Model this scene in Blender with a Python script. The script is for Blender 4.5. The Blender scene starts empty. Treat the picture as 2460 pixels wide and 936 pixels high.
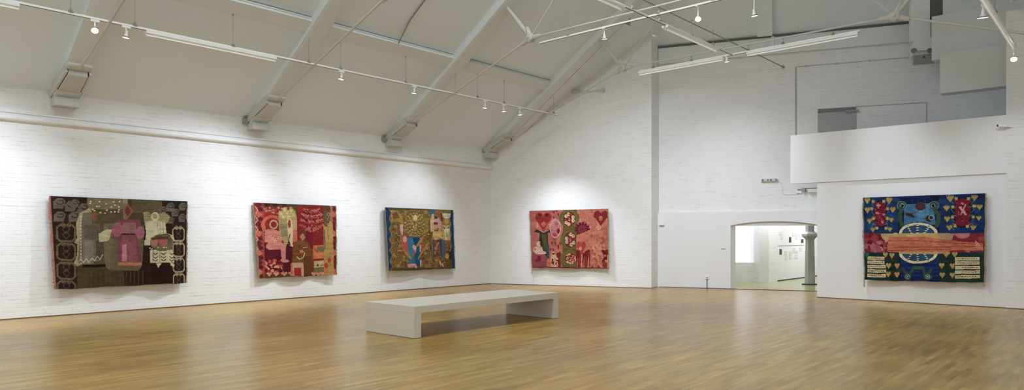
import bpy, math, random
import numpy as np
from mathutils import Vector, Matrix
random.seed(7)
C = bpy.context.scene.collection
PI = math.pi
# ---------------------------------------------------------------- camera model
F_PX, CX, HY = 1663.0, 1230.0, 566.0
CAM = Vector((15.99, -16.68, 1.6))
R_ = Vector((0.7431, 0.6691, 0)); F_ = Vector((-0.6691, 0.7431, 0)); U_ = Vector((0, 0, 1))
def ray(px, py): return F_ + R_*((px-CX)/F_PX) + U_*((HY-py)/F_PX)
def hit(px, py, p, n):
    d = ray(px, py); n = Vector(n)
    return CAM + d*((Vector(p)-CAM).dot(n)/d.dot(n))
def fl(px, py): return hit(px, py, (0,0,0), (0,0,1))
def on_line(px, p, d):
    """parameter along p + s d whose picture column is px"""
    p = Vector(p)-CAM; d = Vector(d); k = (px-CX)/F_PX
    a0, b0, a1, b1 = p.dot(R_), p.dot(F_), d.dot(R_), d.dot(F_)
    return (k*b0-a0)/(a1-k*b1)
# ---------------------------------------------------------------- materials
def lin(c):
    r = []
    for v in c[:3]:
        v /= 255.0
        r.append(v/12.92 if v <= .04045 else ((v+.055)/1.055)**2.4)
    return (*r, 1)
def newmat(name):
    m = bpy.data.materials.new(name); m.use_nodes = True
    return m, m.node_tree.nodes, m.node_tree.links, m.node_tree.nodes['Principled BSDF']
def paint(name, rgb, rough=.55, var=.04, scale=3.0, metal=0, bump=.0, spec=.4):
    m, N, L, b = newmat(name)
    b.inputs['Roughness'].default_value = rough; b.inputs['Metallic'].default_value = metal
    b.inputs['Specular IOR Level'].default_value = spec
    tc = N.new('ShaderNodeTexCoord'); no = N.new('ShaderNodeTexNoise'); no.inputs['Scale'].default_value = scale
    no.inputs['Detail'].default_value = 5
    L.new(tc.outputs['Object'], no.inputs['Vector'])
    mx = N.new('ShaderNodeMix'); mx.data_type = 'RGBA'
    c = lin(rgb)
    mx.inputs['A'].default_value = tuple(v*(1-var) for v in c[:3])+(1,)
    mx.inputs['B'].default_value = tuple(min(1, v*(1+var)) for v in c[:3])+(1,)
    L.new(no.outputs['Fac'], mx.inputs['Factor']); L.new(mx.outputs['Result'], b.inputs['Base Color'])
    if bump:
        bp = N.new('ShaderNodeBump'); bp.inputs['Strength'].default_value = bump; bp.inputs['Distance'].default_value = .01
        n2 = N.new('ShaderNodeTexNoise'); n2.inputs['Scale'].default_value = scale*8; L.new(tc.outputs['Object'], n2.inputs['Vector'])
        L.new(n2.outputs['Fac'], bp.inputs['Height']); L.new(bp.outputs['Normal'], b.inputs['Normal'])
    return m
def brick(name, rgb, ang, strength=.45, dark=.8):
    """white painted brick on a vertical wall whose run direction is at angle ang (radians) in plan"""
    m, N, L, b = newmat(name)
    b.inputs['Roughness'].default_value = .6; b.inputs['Specular IOR Level'].default_value = .3
    tc = N.new('ShaderNodeTexCoord')
    dot = N.new('ShaderNodeVectorMath'); dot.operation = 'DOT_PRODUCT'
    dot.inputs[1].default_value = (math.cos(ang), math.sin(ang), 0); L.new(tc.outputs['Object'], dot.inputs[0])
    sp = N.new('ShaderNodeSeparateXYZ'); L.new(tc.outputs['Object'], sp.inputs[0])
    # slightly wandering courses
    nw = N.new('ShaderNodeTexNoise'); nw.inputs['Scale'].default_value = 1.3; nw.inputs['Detail'].default_value = 3
    L.new(tc.outputs['Object'], nw.inputs['Vector'])
    ma = N.new('ShaderNodeMath'); ma.operation = 'MULTIPLY_ADD'; ma.inputs[1].default_value = .035
    L.new(nw.outputs['Fac'], ma.inputs[0]); L.new(sp.outputs['Z'], ma.inputs[2])
    cb = N.new('ShaderNodeCombineXYZ'); L.new(dot.outputs['Value'], cb.inputs[0]); L.new(ma.outputs[0], cb.inputs[1])
    br = N.new('ShaderNodeTexBrick'); L.new(cb.outputs[0], br.inputs['Vector'])
    br.inputs['Scale'].default_value = 1; br.inputs['Brick Width'].default_value = .47; br.inputs['Row Height'].default_value = .078
    br.inputs['Mortar Size'].default_value = .0075; br.inputs['Mortar Smooth'].default_value = .5
    br.inputs['Color1'].default_value = (1,1,1,1); br.inputs['Color2'].default_value = (.8,.8,.8,1); br.inputs['Mortar'].default_value = (0,0,0,1)
    # patchy: thick paint hides the joints in places
    n1 = N.new('ShaderNodeTexNoise'); n1.inputs['Scale'].default_value = 2.2; n1.inputs['Detail'].default_value = 7; n1.inputs['Roughness'].default_value = .75
    cb2 = N.new('ShaderNodeCombineXYZ'); L.new(dot.outputs['Value'], cb2.inputs[0])
    mz = N.new('ShaderNodeMath'); mz.operation = 'MULTIPLY'; mz.inputs[1].default_value = 3.5; L.new(sp.outputs['Z'], mz.inputs[0]); L.new(mz.outputs[0], cb2.inputs[1])
    L.new(cb2.outputs[0], n1.inputs['Vector'])
    rp = N.new('ShaderNodeMapRange'); rp.inputs['From Min'].default_value = .5; rp.inputs['From Max'].default_value = .72
    L.new(n1.outputs['Fac'], rp.inputs['Value'])
    inv = N.new('ShaderNodeMath'); inv.operation = 'SUBTRACT'; inv.inputs[0].default_value = 1; L.new(br.outputs['Color'], inv.inputs[1])
    fac = N.new('ShaderNodeMath'); fac.operation = 'MULTIPLY'; L.new(inv.outputs[0], fac.inputs[0]); L.new(rp.outputs[0], fac.inputs[1])
    mx = N.new('ShaderNodeMix'); mx.data_type = 'RGBA'; c = lin(rgb)
    mx.inputs['A'].default_value = c; mx.inputs['B'].default_value = (c[0]*dark*.8, c[1]*dark*.8, c[2]*dark*.8, 1)
    L.new(fac.outputs[0], mx.inputs['Factor']); L.new(mx.outputs['Result'], b.inputs['Base Color'])
    bp = N.new('ShaderNodeBump'); bp.inputs['Strength'].default_value = strength; bp.inputs['Distance'].default_value = .012
    nf = N.new('ShaderNodeTexNoise'); nf.inputs['Scale'].default_value = 14; nf.inputs['Detail'].default_value = 4; L.new(tc.outputs['Object'], nf.inputs['Vector'])
    ad = N.new('ShaderNodeMath'); ad.operation = 'MULTIPLY_ADD'; ad.inputs[1].default_value = .6; L.new(nf.outputs['Fac'], ad.inputs[0])
    sb = N.new('ShaderNodeMath'); sb.operation = 'SUBTRACT'; sb.inputs[0].default_value = 1
    f3 = N.new('ShaderNodeMath'); f3.operation = 'MULTIPLY_ADD'; f3.inputs[1].default_value = .22; L.new(inv.outputs[0], f3.inputs[0]); L.new(fac.outputs[0], f3.inputs[2]); L.new(f3.outputs[0], sb.inputs[1])
    L.new(sb.outputs[0], ad.inputs[2])
    L.new(ad.outputs[0], bp.inputs['Height']); L.new(bp.outputs['Normal'], b.inputs['Normal'])
    return m
def glow(name, rgb, s):
    m, N, L, b = newmat(name)
    b.inputs['Base Color'].default_value = lin(rgb); b.inputs['Emission Color'].default_value = lin(rgb)
    b.inputs['Emission Strength'].default_value = s
    return m
def wood_floor():
    m, N, L, b = newmat('strip_wood_floor')
    tc = N.new('ShaderNodeTexCoord'); sp = N.new('ShaderNodeSeparateXYZ'); L.new(tc.outputs['Object'], sp.inputs[0])
    cb = N.new('ShaderNodeCombineXYZ'); L.new(sp.outputs['Y'], cb.inputs[0]); L.new(sp.outputs['X'], cb.inputs[1])
    br = N.new('ShaderNodeTexBrick'); L.new(cb.outputs[0], br.inputs['Vector']); br.inputs['Scale'].default_value = 1
    br.inputs['Brick Width'].default_value = .62; br.inputs['Row Height'].default_value = .075; br.offset = .37
    br.inputs['Mortar Size'].default_value = .0012; br.inputs['Bias'].default_value = 0
    br.inputs['Color1'].default_value = lin((170,135,72)); br.inputs['Color2'].default_value = lin((195,160,93)); br.inputs['Mortar'].default_value = lin((120,94,62))
    # long grain
    mp = N.new('ShaderNodeMapping'); mp.inputs['Scale'].default_value = (9, .7, 1); L.new(tc.outputs['Object'], mp.inputs['Vector'])
    n1 = N.new('ShaderNodeTexNoise'); n1.inputs['Scale'].default_value = 1.6; n1.inputs['Detail'].default_value = 6; L.new(mp.outputs[0], n1.inputs['Vector'])
    n2 = N.new('ShaderNodeTexNoise'); n2.inputs['Scale'].default_value = .45; n2.inputs['Detail'].default_value = 4; L.new(tc.outputs['Object'], n2.inputs['Vector'])
    r1 = N.new('ShaderNodeMapRange'); r1.inputs['From Min'].default_value = .3; r1.inputs['From Max'].default_value = .75; r1.inputs['To Min'].default_value = .72; r1.inputs['To Max'].default_value = 1.18
    L.new(n1.outputs['Fac'], r1.inputs['Value'])
    r2 = N.new('ShaderNodeMapRange'); r2.inputs['From Min'].default_value = .35; r2.inputs['From Max'].default_value = .65; r2.inputs['To Min'].default_value = .82; r2.inputs['To Max'].default_value = 1.08
    L.new(n2.outputs['Fac'], r2.inputs['Value'])
    mu = N.new('ShaderNodeMath'); mu.operation = 'MULTIPLY'; L.new(r1.outputs[0], mu.inputs[0]); L.new(r2.outputs[0], mu.inputs[1])
    vm = N.new('ShaderNodeVectorMath'); vm.operation = 'SCALE'; L.new(br.outputs['Color'], vm.inputs[0]); L.new(mu.outputs[0], vm.inputs['Scale'])
    L.new(vm.outputs[0], b.inputs['Base Color'])
    rr = N.new('ShaderNodeMapRange'); rr.inputs['To Min'].default_value = .2; rr.inputs['To Max'].default_value = .38; L.new(n2.outputs['Fac'], rr.inputs['Value'])
    L.new(rr.outputs[0], b.inputs['Roughness']); b.inputs['Specular IOR Level'].default_value = .2
    bp = N.new('ShaderNodeBump'); bp.inputs['Strength'].default_value = .12; bp.inputs['Distance'].default_value = .004
    n3 = N.new('ShaderNodeTexNoise'); n3.inputs['Scale'].default_value = 7; n3.inputs['Detail'].default_value = 3; L.new(tc.outputs['Object'], n3.inputs['Vector'])
    L.new(n3.outputs['Fac'], bp.inputs['Height']); L.new(bp.outputs['Normal'], b.inputs['Normal'])
    return m
def weave_mat(name):
    m, N, L, b = newmat(name)
    at = N.new('ShaderNodeAttribute'); at.attribute_name = 'weave'
    tc = N.new('ShaderNodeTexCoord'); no = N.new('ShaderNodeTexNoise'); no.inputs['Scale'].default_value = 22; no.inputs['Detail'].default_value = 5
    L.new(tc.outputs['Object'], no.inputs['Vector'])
    rp = N.new('ShaderNodeMapRange'); rp.inputs['To Min'].default_value = .8; rp.inputs['To Max'].default_value = 1.2; L.new(no.outputs['Fac'], rp.inputs['Value'])
    vm = N.new('ShaderNodeVectorMath'); vm.operation = 'SCALE'; L.new(at.outputs['Color'], vm.inputs[0]); L.new(rp.outputs[0], vm.inputs['Scale'])
    L.new(vm.outputs[0], b.inputs['Base Color'])
    b.inputs['Roughness'].default_value = .95; b.inputs['Specular IOR Level'].default_value = .08
    wv = N.new('ShaderNodeTexNoise'); wv.inputs['Scale'].default_value = 160; L.new(tc.outputs['Object'], wv.inputs['Vector'])
    bp = N.new('ShaderNodeBump'); bp.inputs['Strength'].default_value = .3; bp.inputs['Distance'].default_value = .004
    L.new(wv.outputs['Fac'], bp.inputs['Height']); L.new(bp.outputs['Normal'], b.inputs['Normal'])
    return m
M = {}
M['brick_left'] = brick('painted_brick_left', (232,232,231), PI/2)
M['brick_gable'] = brick('painted_brick_gable', (232,232,231), math.radians(20.1))
M['brick_x'] = brick('painted_brick_pier', (232,232,231), 0)
M['plaster'] = paint('white_plaster', (232,232,232), .6, .015, 1.2, spec=.25)
M['roof'] = paint('painted_roof_lining', (230,240,246), .7, .05, .7, spec=.2)
M['purlin'] = paint('painted_purlin', (224,228,228), .7, .05, 1.6, spec=.1)
M['rafter'] = paint('painted_rafter', (222,228,230), .6, .05, 1.6, spec=.2)
M['steel'] = paint('painted_steel', (198,198,193), .5, .04, 2.5, bump=.1)
M['dark_trim_shade'] = paint('dark_grey_trim_and_shade', (96,95,90), .6, .05)  # for skirtings and for strips painted as shade
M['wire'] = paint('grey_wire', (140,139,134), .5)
M['white_metal'] = paint('white_enamelled_metal', (238,238,236), .35)
M['chrome'] = paint('chrome_rim', (150,150,148), .25, metal=.8)
M['duct'] = paint('grey_white_duct', (205,207,204), .6, .01)
M['bench'] = paint('matt_white_bench_paint', (222,217,202), .42, .012, 1.5, spec=.35)
M['trim'] = paint('brown_floor_trim', (110,84,58), .5)
M['dark'] = paint('dark_gap', (40,38,35), .7)
M['wood'] = wood_floor()
M['stone'] = paint('polished_greenish_stone', (158,152,100), .2, .1, 1.5, bump=.12, spec=.6)
M['lens'] = glow('lit_lens', (255,253,250), 5)
M['lens_bright'] = glow('bright_lens', (255,253,250), 30)
M['tube'] = glow('white_tube', (240,240,240), .25)
M['daylight'] = glow('daylit_window', (236,241,255), .95)
M['grey_box'] = paint('grey_plastic', (150,151,150), .5)
M['grey_mid'] = paint('mid_grey_plastic', (120,124,122), .5)
M['door'] = paint('grey_door', (168,168,170), .45)
M['black_print'] = paint('black_print', (62,62,64), .6, .3, 30)
M['paper'] = paint('pale_paper', (214,216,214), .7, .06, 40)
M['column'] = paint('grey_column_paint', (160,160,158), .5)
M['weave'] = weave_mat('woven_wool')
M['yarn'] = paint('yarn_fringe', (150,135,98), .95, .25, 40)
M['yarn_red'] = paint('yarn_fringe_rust', (165,112,88), .95, .25, 40)
# ---------------------------------------------------------------- mesh helpers
class MB:
    def __init__(s): s.v = []; s.f = []
    def add(s, vs, fs):
        o = len(s.v); s.v += [Vector(v) for v in vs]; s.f += [tuple(i+o for i in f) for f in fs]; return s
    def quad(s, a, b, c, d): return s.add([a,b,c,d], [(0,1,2,3)])
    def poly(s, pts): return s.add(pts, [tuple(range(len(pts)))])
    def box(s, lo, hi):
        x0,y0,z0 = lo; x1,y1,z1 = hi
        return s.add([(x0,y0,z0),(x1,y0,z0),(x1,y1,z0),(x0,y1,z0),(x0,y0,z1),(x1,y0,z1),(x1,y1,z1),(x0,y1,z1)],
            [(0,3,2,1),(4,5,6,7),(0,1,5,4),(1,2,6,5),(2,3,7,6),(3,0,4,7)])
    def bar(s, a, b, w, h, up=(0,0,1), top=0.0):
        """box section beam a->b, w wide sideways, h deep; top shifts the section along up"""
        a, b = Vector(a), Vector(b); d = (b-a).normalized(); sd = d.cross(Vector(up)).normalized(); u = sd.cross(d).normalized()
        vs = []
        for p in (a, b):
            for i, j in ((-1,-1),(1,-1),(1,1),(-1,1)): vs.append(p + sd*(w/2*i) + u*(h/2*j+top))
        return s.add(vs, [(0,1,2,3),(7,6,5,4),(0,4,5,1),(1,5,6,2),(2,6,7,3),(3,7,4,0)])
    def tube(s, pts, r, n=10, caps=True):
        pts = [Vector(p) for p in pts]; rs = r if isinstance(r, (list, tuple)) else [r]*len(pts)
        rings = []; o = len(s.v); prev = None
        for i, p in enumerate(pts):
            d = (pts[min(i+1, len(pts)-1)]-pts[max(i-1, 0)]).normalized()
            if prev is None:
                h = Vector((0,0,1)) if abs(d.z) < .9 else Vector((1,0,0))
                x = d.cross(h).normalized()
            else: x = (prev - d*prev.dot(d)).normalized()
            prev = x; y = d.cross(x)
            for k in range(n):
                a = 2*PI*k/n; s.v.append(p + (x*math.cos(a)+y*math.sin(a))*rs[i])
        for i in range(len(pts)-1):
            for k in range(n):
                a = o+i*n+k; b = o+i*n+(k+1)%n; s.f.append((a, b, b+n, a+n))
        if caps:
            s.f.append(tuple(o+n-1-k for k in range(n))); e = o+(len(pts)-1)*n; s.f.append(tuple(e+k for k in range(n)))
        return s
    def wall(s, p0, p1, z0, z1, th=0, back=(0,0)):
        """vertical slab between plan points"""
        a = Vector((p0[0],p0[1],0)); b = Vector((p1[0],p1[1],0))
        if not th: return s.quad(a+U_*z0, b+U_*z0, b+U_*z1, a+U_*z1)
        n = Vector((back[0], back[1], 0))*th
        vs = [a, b, b+n, a+n]
        return s.add([v+U_*z0 for v in vs]+[v+U_*z1 for v in vs], [(0,3,2,1),(4,5,6,7),(0,1,5,4),(1,2,6,5),(2,3,7,6),(3,0,4,7)])
    def build(s, name, mat, parent=None, smooth=False, bevel=0):
        me = bpy.data.meshes.new(name)
        org = Vector((0,0,0))
        if parent is not None: org = parent.location.copy()
        me.from_pydata([tuple(v-org) for v in s.v], [], s.f)
        me.materials.append(M[mat] if isinstance(mat, str) else mat)
        if smooth:
            for p in me.polygons: p.use_smooth = True
        o = bpy.data.objects.new(name, me); C.objects.link(o)
        if parent is not None: o.parent = parent
        if bevel:
            b = o.modifiers.new('bevel', 'BEVEL'); b.width = bevel; b.segments = 2; b.limit_method = 'ANGLE'
        if smooth:
            try: me.set_sharp_from_angle(angle=math.radians(40))
            except Exception: pass
        me.update()
        return o
def struct(name, mb, mat, **k):
    o = mb.build(name, mat, **k); o['kind'] = 'structure'; return o
def thing(name, loc, label, cat, group=None):
    o = bpy.data.objects.new(name, None); C.objects.link(o); o.location = loc; o.empty_display_size = .1
    o['label'] = label; o['category'] = cat
    if group: o['group'] = group
    return o
def tag(o, label, cat, group=None):
    o['label'] = label; o['category'] = cat
    if group: o['group'] = group
    return o
# ---------------------------------------------------------------- geometry constants
EAVE, PITCH, RIDGE, WID = 4.45, .655, 8.73, 17.46
YB = -25.0
def roof_z(x): return EAVE + PITCH*(x if x <= RIDGE else WID-x)
G0 = Vector((0,0,0)); GD = Vector((.9391,.3436,0)).normalized()
GN = Vector((GD.y,-GD.x,0))                       # gable normal, towards the room
g_end = hit(1565, 500, G0, GN); g_end.z = 0
FW0 = fl(1583, 689); FW0.z = 0                    # lower false wall, front face
FD = Vector((.9372,.3487,0)).normalized(); FN = Vector((FD.y,-FD.x,0))
RW0 = FW0 - FN*.10                                # painted brick recess wall behind it
def onF(px, py, off=0): return hit(px, py, FW0+FN*off, FN)
def onR(px, py, off=0): return hit(px, py, RW0+FN*off, FN)
PY = 2.0                                          # partition plane
def onP(px, py, off=0): return hit(px, py, (0, PY-off, 0), (0,1,0))
rs0 = onR(1583, 400); rs0.z = 0
TE = 7.48                                         # wall plate height of the cross bay
r_far = RW0 + FD*13.3
# ---------------------------------------------------------------- floor
thr0 = onF(1755, 694); thr0.z = 0
f_right = FW0 + FD*10
mb = MB(); mb.poly([(0,YB,0), (WID,YB,0), (WID,f_right.y,0), (f_right.x,f_right.y,0), (FW0.x,FW0.y,0), (g_end.x,g_end.y,0), (0,0,0)])
struct('floor', mb, 'wood')
b0 = FW0 - FD*3; b1 = f_right + FD*2
mb = MB(); mb.poly([FW0, f_right, f_right-FN*9, FW0-FN*9])
struct('floor_stone', mb, 'stone')
t0 = FW0 + FD*((thr0-FW0).dot(FD)); t1 = f_right
mb = MB(); mb.wall(t0+FN*.03, t1+FN*.03, 0.0, .014, .035, -FN)
struct('trim_threshold', mb, 'dark')
# ---------------------------------------------------------------- walls
mb = MB(); mb.add([(0,YB,0),(0,0,0),(0,0,EAVE+.05),(0,YB,EAVE+.05),(-.3,YB,0),(-.3,0,0),(-.3,0,EAVE+.05),(-.3,YB,EAVE+.05)],
    [(0,1,2,3),(5,4,7,6),(1,5,6,2),(4,0,3,7)])
struct('wall_left', mb, 'brick_left')
mb = MB(); mb.wall((WID,-3.0), (WID,PY), 0, EAVE+.05, .3, (1,0)); struct('wall_right', mb, 'brick_left')
# gable (follows the roof slope)
n = 12; top = []; bot = []
for i in range(n+1):
    p = G0.lerp(g_end, i/n); bot.append(p.copy()); top.append(Vector((p.x, p.y, roof_z(p.x)+.03)))
mb = MB()
for i in range(n): mb.quad(bot[i], bot[i+1], top[i+1], top[i])
# return face down to the recessed wall
mb.quad(g_end, rs0, rs0+U_*(TE+.6), g_end+U_*(roof_z(g_end.x)+.03))
struct('wall_gable', mb, 'brick_gable')
mb = MB(); mb.wall(rs0, r_far, 1.9, TE, .25, -FN)
mb.wall(rs0, FW0+FD*1.2, 0, 1.9, .02, -FN)
struct('wall_recess', mb, 'brick_gable')
# false wall with the shallow arch
zt = onF(1583, 511).z
def sF(p): return (p-FW0).dot(FD)
sa0 = sF(onF(1755, 600)); sa1 = sF(onF(1963, 600)); s_end = sa1+1.2
z_sp0 = onF(1755, 541).z; z_pk = onF(1862, 531).z
mb = MB()
def FP(s, z, off=0): return FW0 + FD*s + U_*z + FN*off
mb.quad(FP(-.16,0), FP(sa0,0), FP(sa0,zt), FP(-.16,zt))
n = 24; arc = []
for i in range(n+1):
    s_ = sa0 + (sa1+.05-sa0)*i/n; q = (i/n-.5)*2
    arc.append((s_, z_sp0 + (z_pk-z_sp0)*(1-abs(q)**2.3)))
for i in range(n):
    mb.quad(FP(*arc[i]), FP(*arc[i+1]), FP(arc[i+1][0], zt), FP(arc[i][0], zt))
mb.quad(FP(arc[-1][0], 0), FP(s_end,0), FP(s_end,zt), FP(arc[-1][0],zt))
# top ledge back to the brick
mb.quad(FP(-.16,zt), FP(s_end,zt), FP(s_end,zt+.035,-.10), FP(-.16,zt+.035,-.10))
# left jamb and arch soffit
j2 = fl(1767, 690.8); jd = (j2-FP(sa0,0))
bk = jd.dot(-FN); zb = 1.955
sj = sF(j2)
mb.quad(FP(sa0,0), j2, j2+U_*zb, FP(sa0,z_sp0))
for i in range(n):
    a, b = arc[i], arc[i+1]
    mb.quad(FP(*a), FP(*b), FP(b[0]+(sj-sa0)*(1-i/n), zb, -bk), FP(a[0]+(sj-sa0)*(1-i/n), zb, -bk))
mb.quad(FP(sa0,zb,-bk), FP(s_end,zb,-bk), FP(s_end,3.2,-bk), FP(sa0,3.2,-bk))
struct('wall_arch', mb, 'plaster')
# inner room behind the arch
W = [fl(1740,678), fl(1811,677.2), fl(1824,678), fl(1847,678), fl(1868,674.8), fl(1975,661)]
sill = hit(1790, 630, W[0], (W[1]-W[0]).cross(U_)).z
mb = MB(); mb.wall(W[0]-(W[1]-W[0])*2, W[1], 0, sill); mb.wall(W[1], W[2], 0, 3.0)
mb.wall(W[3], W[4], 0, 3.0)
struct('wall_inner_brick', mb, 'brick_x')
mb = MB(); mb.wall(W[2], W[3], 0, 3.0); mb.wall(W[4], W[5]+(W[5]-W[4])*1.5, 0, 3.0)
struct('wall_inner', mb, 'plaster')
wd = (W[1]-W[0]).normalized(); wn = Vector((wd.y,-wd.x,0))
mb = MB(); mb.wall(W[0]-wd*2-wn*.25, W[1]-wn*.25, sill-.05, 3.0)
struct('window_1', mb, 'daylight')
mb = MB(); mb.add([W[0]-wd*2+U_*sill, W[1]+U_*sill, W[1]-wn*.25+U_*sill, W[0]-wd*2-wn*.25+U_*sill], [(0,1,2,3)])
mb.wall(W[1], W[1]-wn*.25, sill, 3.0)
struct('window_sill', mb, 'plaster')
mb = MB(); mb.poly([p+U_*2.95 for p in (FP(-1,0,-.4), FP(7.5,0,-.4), FP(7.5,0,-9), FP(-1,0,-9))])
struct('ceiling_inner', mb, 'plaster')
# partition, parapet and brick pier on the right
pa = onP(1963, 600).x; pp = onP(1900, 400).x; pe = onP(2418, 400).x
zp0, zp1 = 2.985, 4.265
mb = MB(); mb.box((pa, PY, 0), (pe+.02, PY+.18, zp0+.02)); struct('wall_partition', mb, 'plaster')
mb = MB(); mb.box((pp, PY-.035, zp0), (pe+.01, PY+.10, zp1)); struct('wall_parapet', mb, 'plaster')
mb = MB(); mb.box((pa, PY+.18, zp0-.25), (pe+3, PY+4.5, zp0-.05)); struct('floor_balcony', mb, 'plaster')
mb = MB(); mb.box((pe, PY-.055, 0), (WID, PY+.5, 6.55)); struct('wall_pier', mb, 'brick_x')
# ---------------------------------------------------------------- roof
mb = MB()
def rz(x, y): return Vector((x, y, roof_z(x)))
xe = g_end.x
# valley between the main slope and the cross bay ceiling:  EAVE+P*x = TE+P*q
def valley(x):
    q = x - (TE-EAVE)/PITCH
    P = RW0 + FN*q; s = (x-P.x)/FD.x
    return Vector((x, (P+FD*s).y, roof_z(x)))
v0, v1 = valley(xe), valley(RIDGE)
mb.poly([rz(0,0), rz(xe, g_end.y), v0, v1, rz(RIDGE,YB), rz(0,YB)][::-1])
# cross bay
def TB(s, q): return RW0 + FD*s + FN*q + U_*(TE+PITCH*q)
sv0 = (rs0-RW0).dot(FD)
q1 = (v1-RW0).dot(FN); s1 = (v1-RW0).dot(FD)
mb.poly([TB(sv0,0), TB(13.3,0), TB(13.3,.5), TB(9.6,.5), TB(7.2,q1), TB(s1,q1), v0, TB(sv0-.5,.60), TB(sv0-.5,0)])
# right slope
mb.poly([rz(WID,YB), rz(RIDGE,YB), v1, TB(7.2,q1)+Vector((0,0,0)), rz(WID-.01,PY+.3)])
mb.quad((8.0,-1.5,10.6),(17.9,-1.5,10.6),(17.9,8,10.6),(8.0,8,10.6))  # unseen lid added to keep world light out of the cross bay
struct('ceiling', mb, 'roof')
mb = MB(); mb.wall((WID+.1,PY),(WID+.1,8.0), 0, 10.6, .2, (1,0)); struct('wall_light_blocker', mb, 'brick_left')  # unseen wall added to stop world light leaking in past the pier
# ---------------------------------------------------------------- skirting lines
def strip(name, p0, p1, h, th, nrm, mat='trim'):
    m = MB(); m.wall(p0+nrm*th, p1+nrm*th, 0, h, th, -nrm); return struct(name, m, mat)
strip('baseboard_left', Vector((0,YB,0)), Vector((0,0,0)), .022, .012, Vector((1,0,0)))
strip('baseboard_gable', G0, g_end, .018, .012, GN)
strip('baseboard_return', g_end, rs0, .018, .012, Vector((1,0,0)), 'dark_trim_shade')
strip('baseboard_arch', FW0, FP(sa0,0), .018, .012, FN, 'dark_trim_shade')
strip('baseboard_partition', Vector((pa,PY,0)), Vector((pe,PY,0)), .018, .012, Vector((0,-1,0)))
strip('baseboard_pier', Vector((pe,PY-.055,0)), Vector((WID,PY-.055,0)), .018, .012, Vector((0,-1,0)))
# string course on the left wall: thin fillet over a thick roll
mb = MB(); prof = [(0,4.0),(.035,3.985),(.04,3.955),(.012,3.94),(.012,3.925)]
for k in range(9):
    a = PI/2 - PI*k/8; prof.append((.012+.075*math.cos(a), 3.855+.068*math.sin(a)))
prof.append((0,3.77))
for i in range(len(prof)-1):
    (x0,z0),(x1,z1) = prof[i], prof[i+1]
    mb.quad((x0,YB,z0),(x0,0,z0),(x1,0,z1),(x1,YB,z1))
struct('trim_1', mb, 'brick_left', smooth=True)
# ---------------------------------------------------------------- purlins and cross bay framing
def nrmL(x, y, dz): return Vector((x + .548*0, y, roof_z(x)-dz))
ys = [-.15, -4.15, -8.30, -12.38, -16.6, -20.8]
for i in range(5):
    y0 = ys[i]-.17; y1 = ys[i+1]+.17
    m = MB(); m.bar((2.72, y0, roof_z(2.72)-.07), (2.72, y1, roof_z(2.72)-.07), .30, .13, up=(-.548,0,.836))
    if i: struct('trim_purlin', m, 'purlin')
    else: struct('trim_purlin', m, 'purlin')
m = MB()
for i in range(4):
    m.bar((2.89, ys[i]-.25, roof_z(2.89)-.06), (2.89, ys[i+1]+.25, roof_z(2.89)-.06), .012, .02, up=(-.548,0,.836))  # conduit in part; elsewhere dark bars stand in for purlin edge shade
m.tube([(2.9, -6.2, roof_z(2.9)-.15), (3.4,-6.25,roof_z(3.4)-.03), (8.2,-6.25,roof_z(8.2)-.03)], .016, 6)
tag(m.build('conduit', 'wire'), 'thin grey cable conduit climbing the left roof slope above the purlin, with shade lines drawn along the purlins', 'conduit')
m = MB(); wp0, wp1 = RW0+FD*sv0+FN*.10, RW0+FD*9.4+FN*.10
m.wall(wp0, wp1, TE-.52, TE-.03, .10, -FN); struct('trim_wall_plate', m, 'purlin')
m = MB(); m.wall(wp0+FN*.02, wp1+FN*.02, TE-.03, TE+.03, .12, -FN); struct('trim_painted_shadow', m, 'dark_trim_shade')  # dark strip painted as the shadow line along the wall plate's top
m = MB(); sr = (onR(1838, 83)-RW0).dot(FD)
m.bar(TB(sr,.2)-U_*.08, TB(sr,3.9)-U_*.08, .42, .18); struct('trim_rafter', m, 'roof')
m = MB(); p = onR(1857, 100, .1); m.bar(p+U_*.15, p-U_*.28, .09, .09, up=(1,0,0)); struct('trim_boss', m, 'roof')
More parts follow.
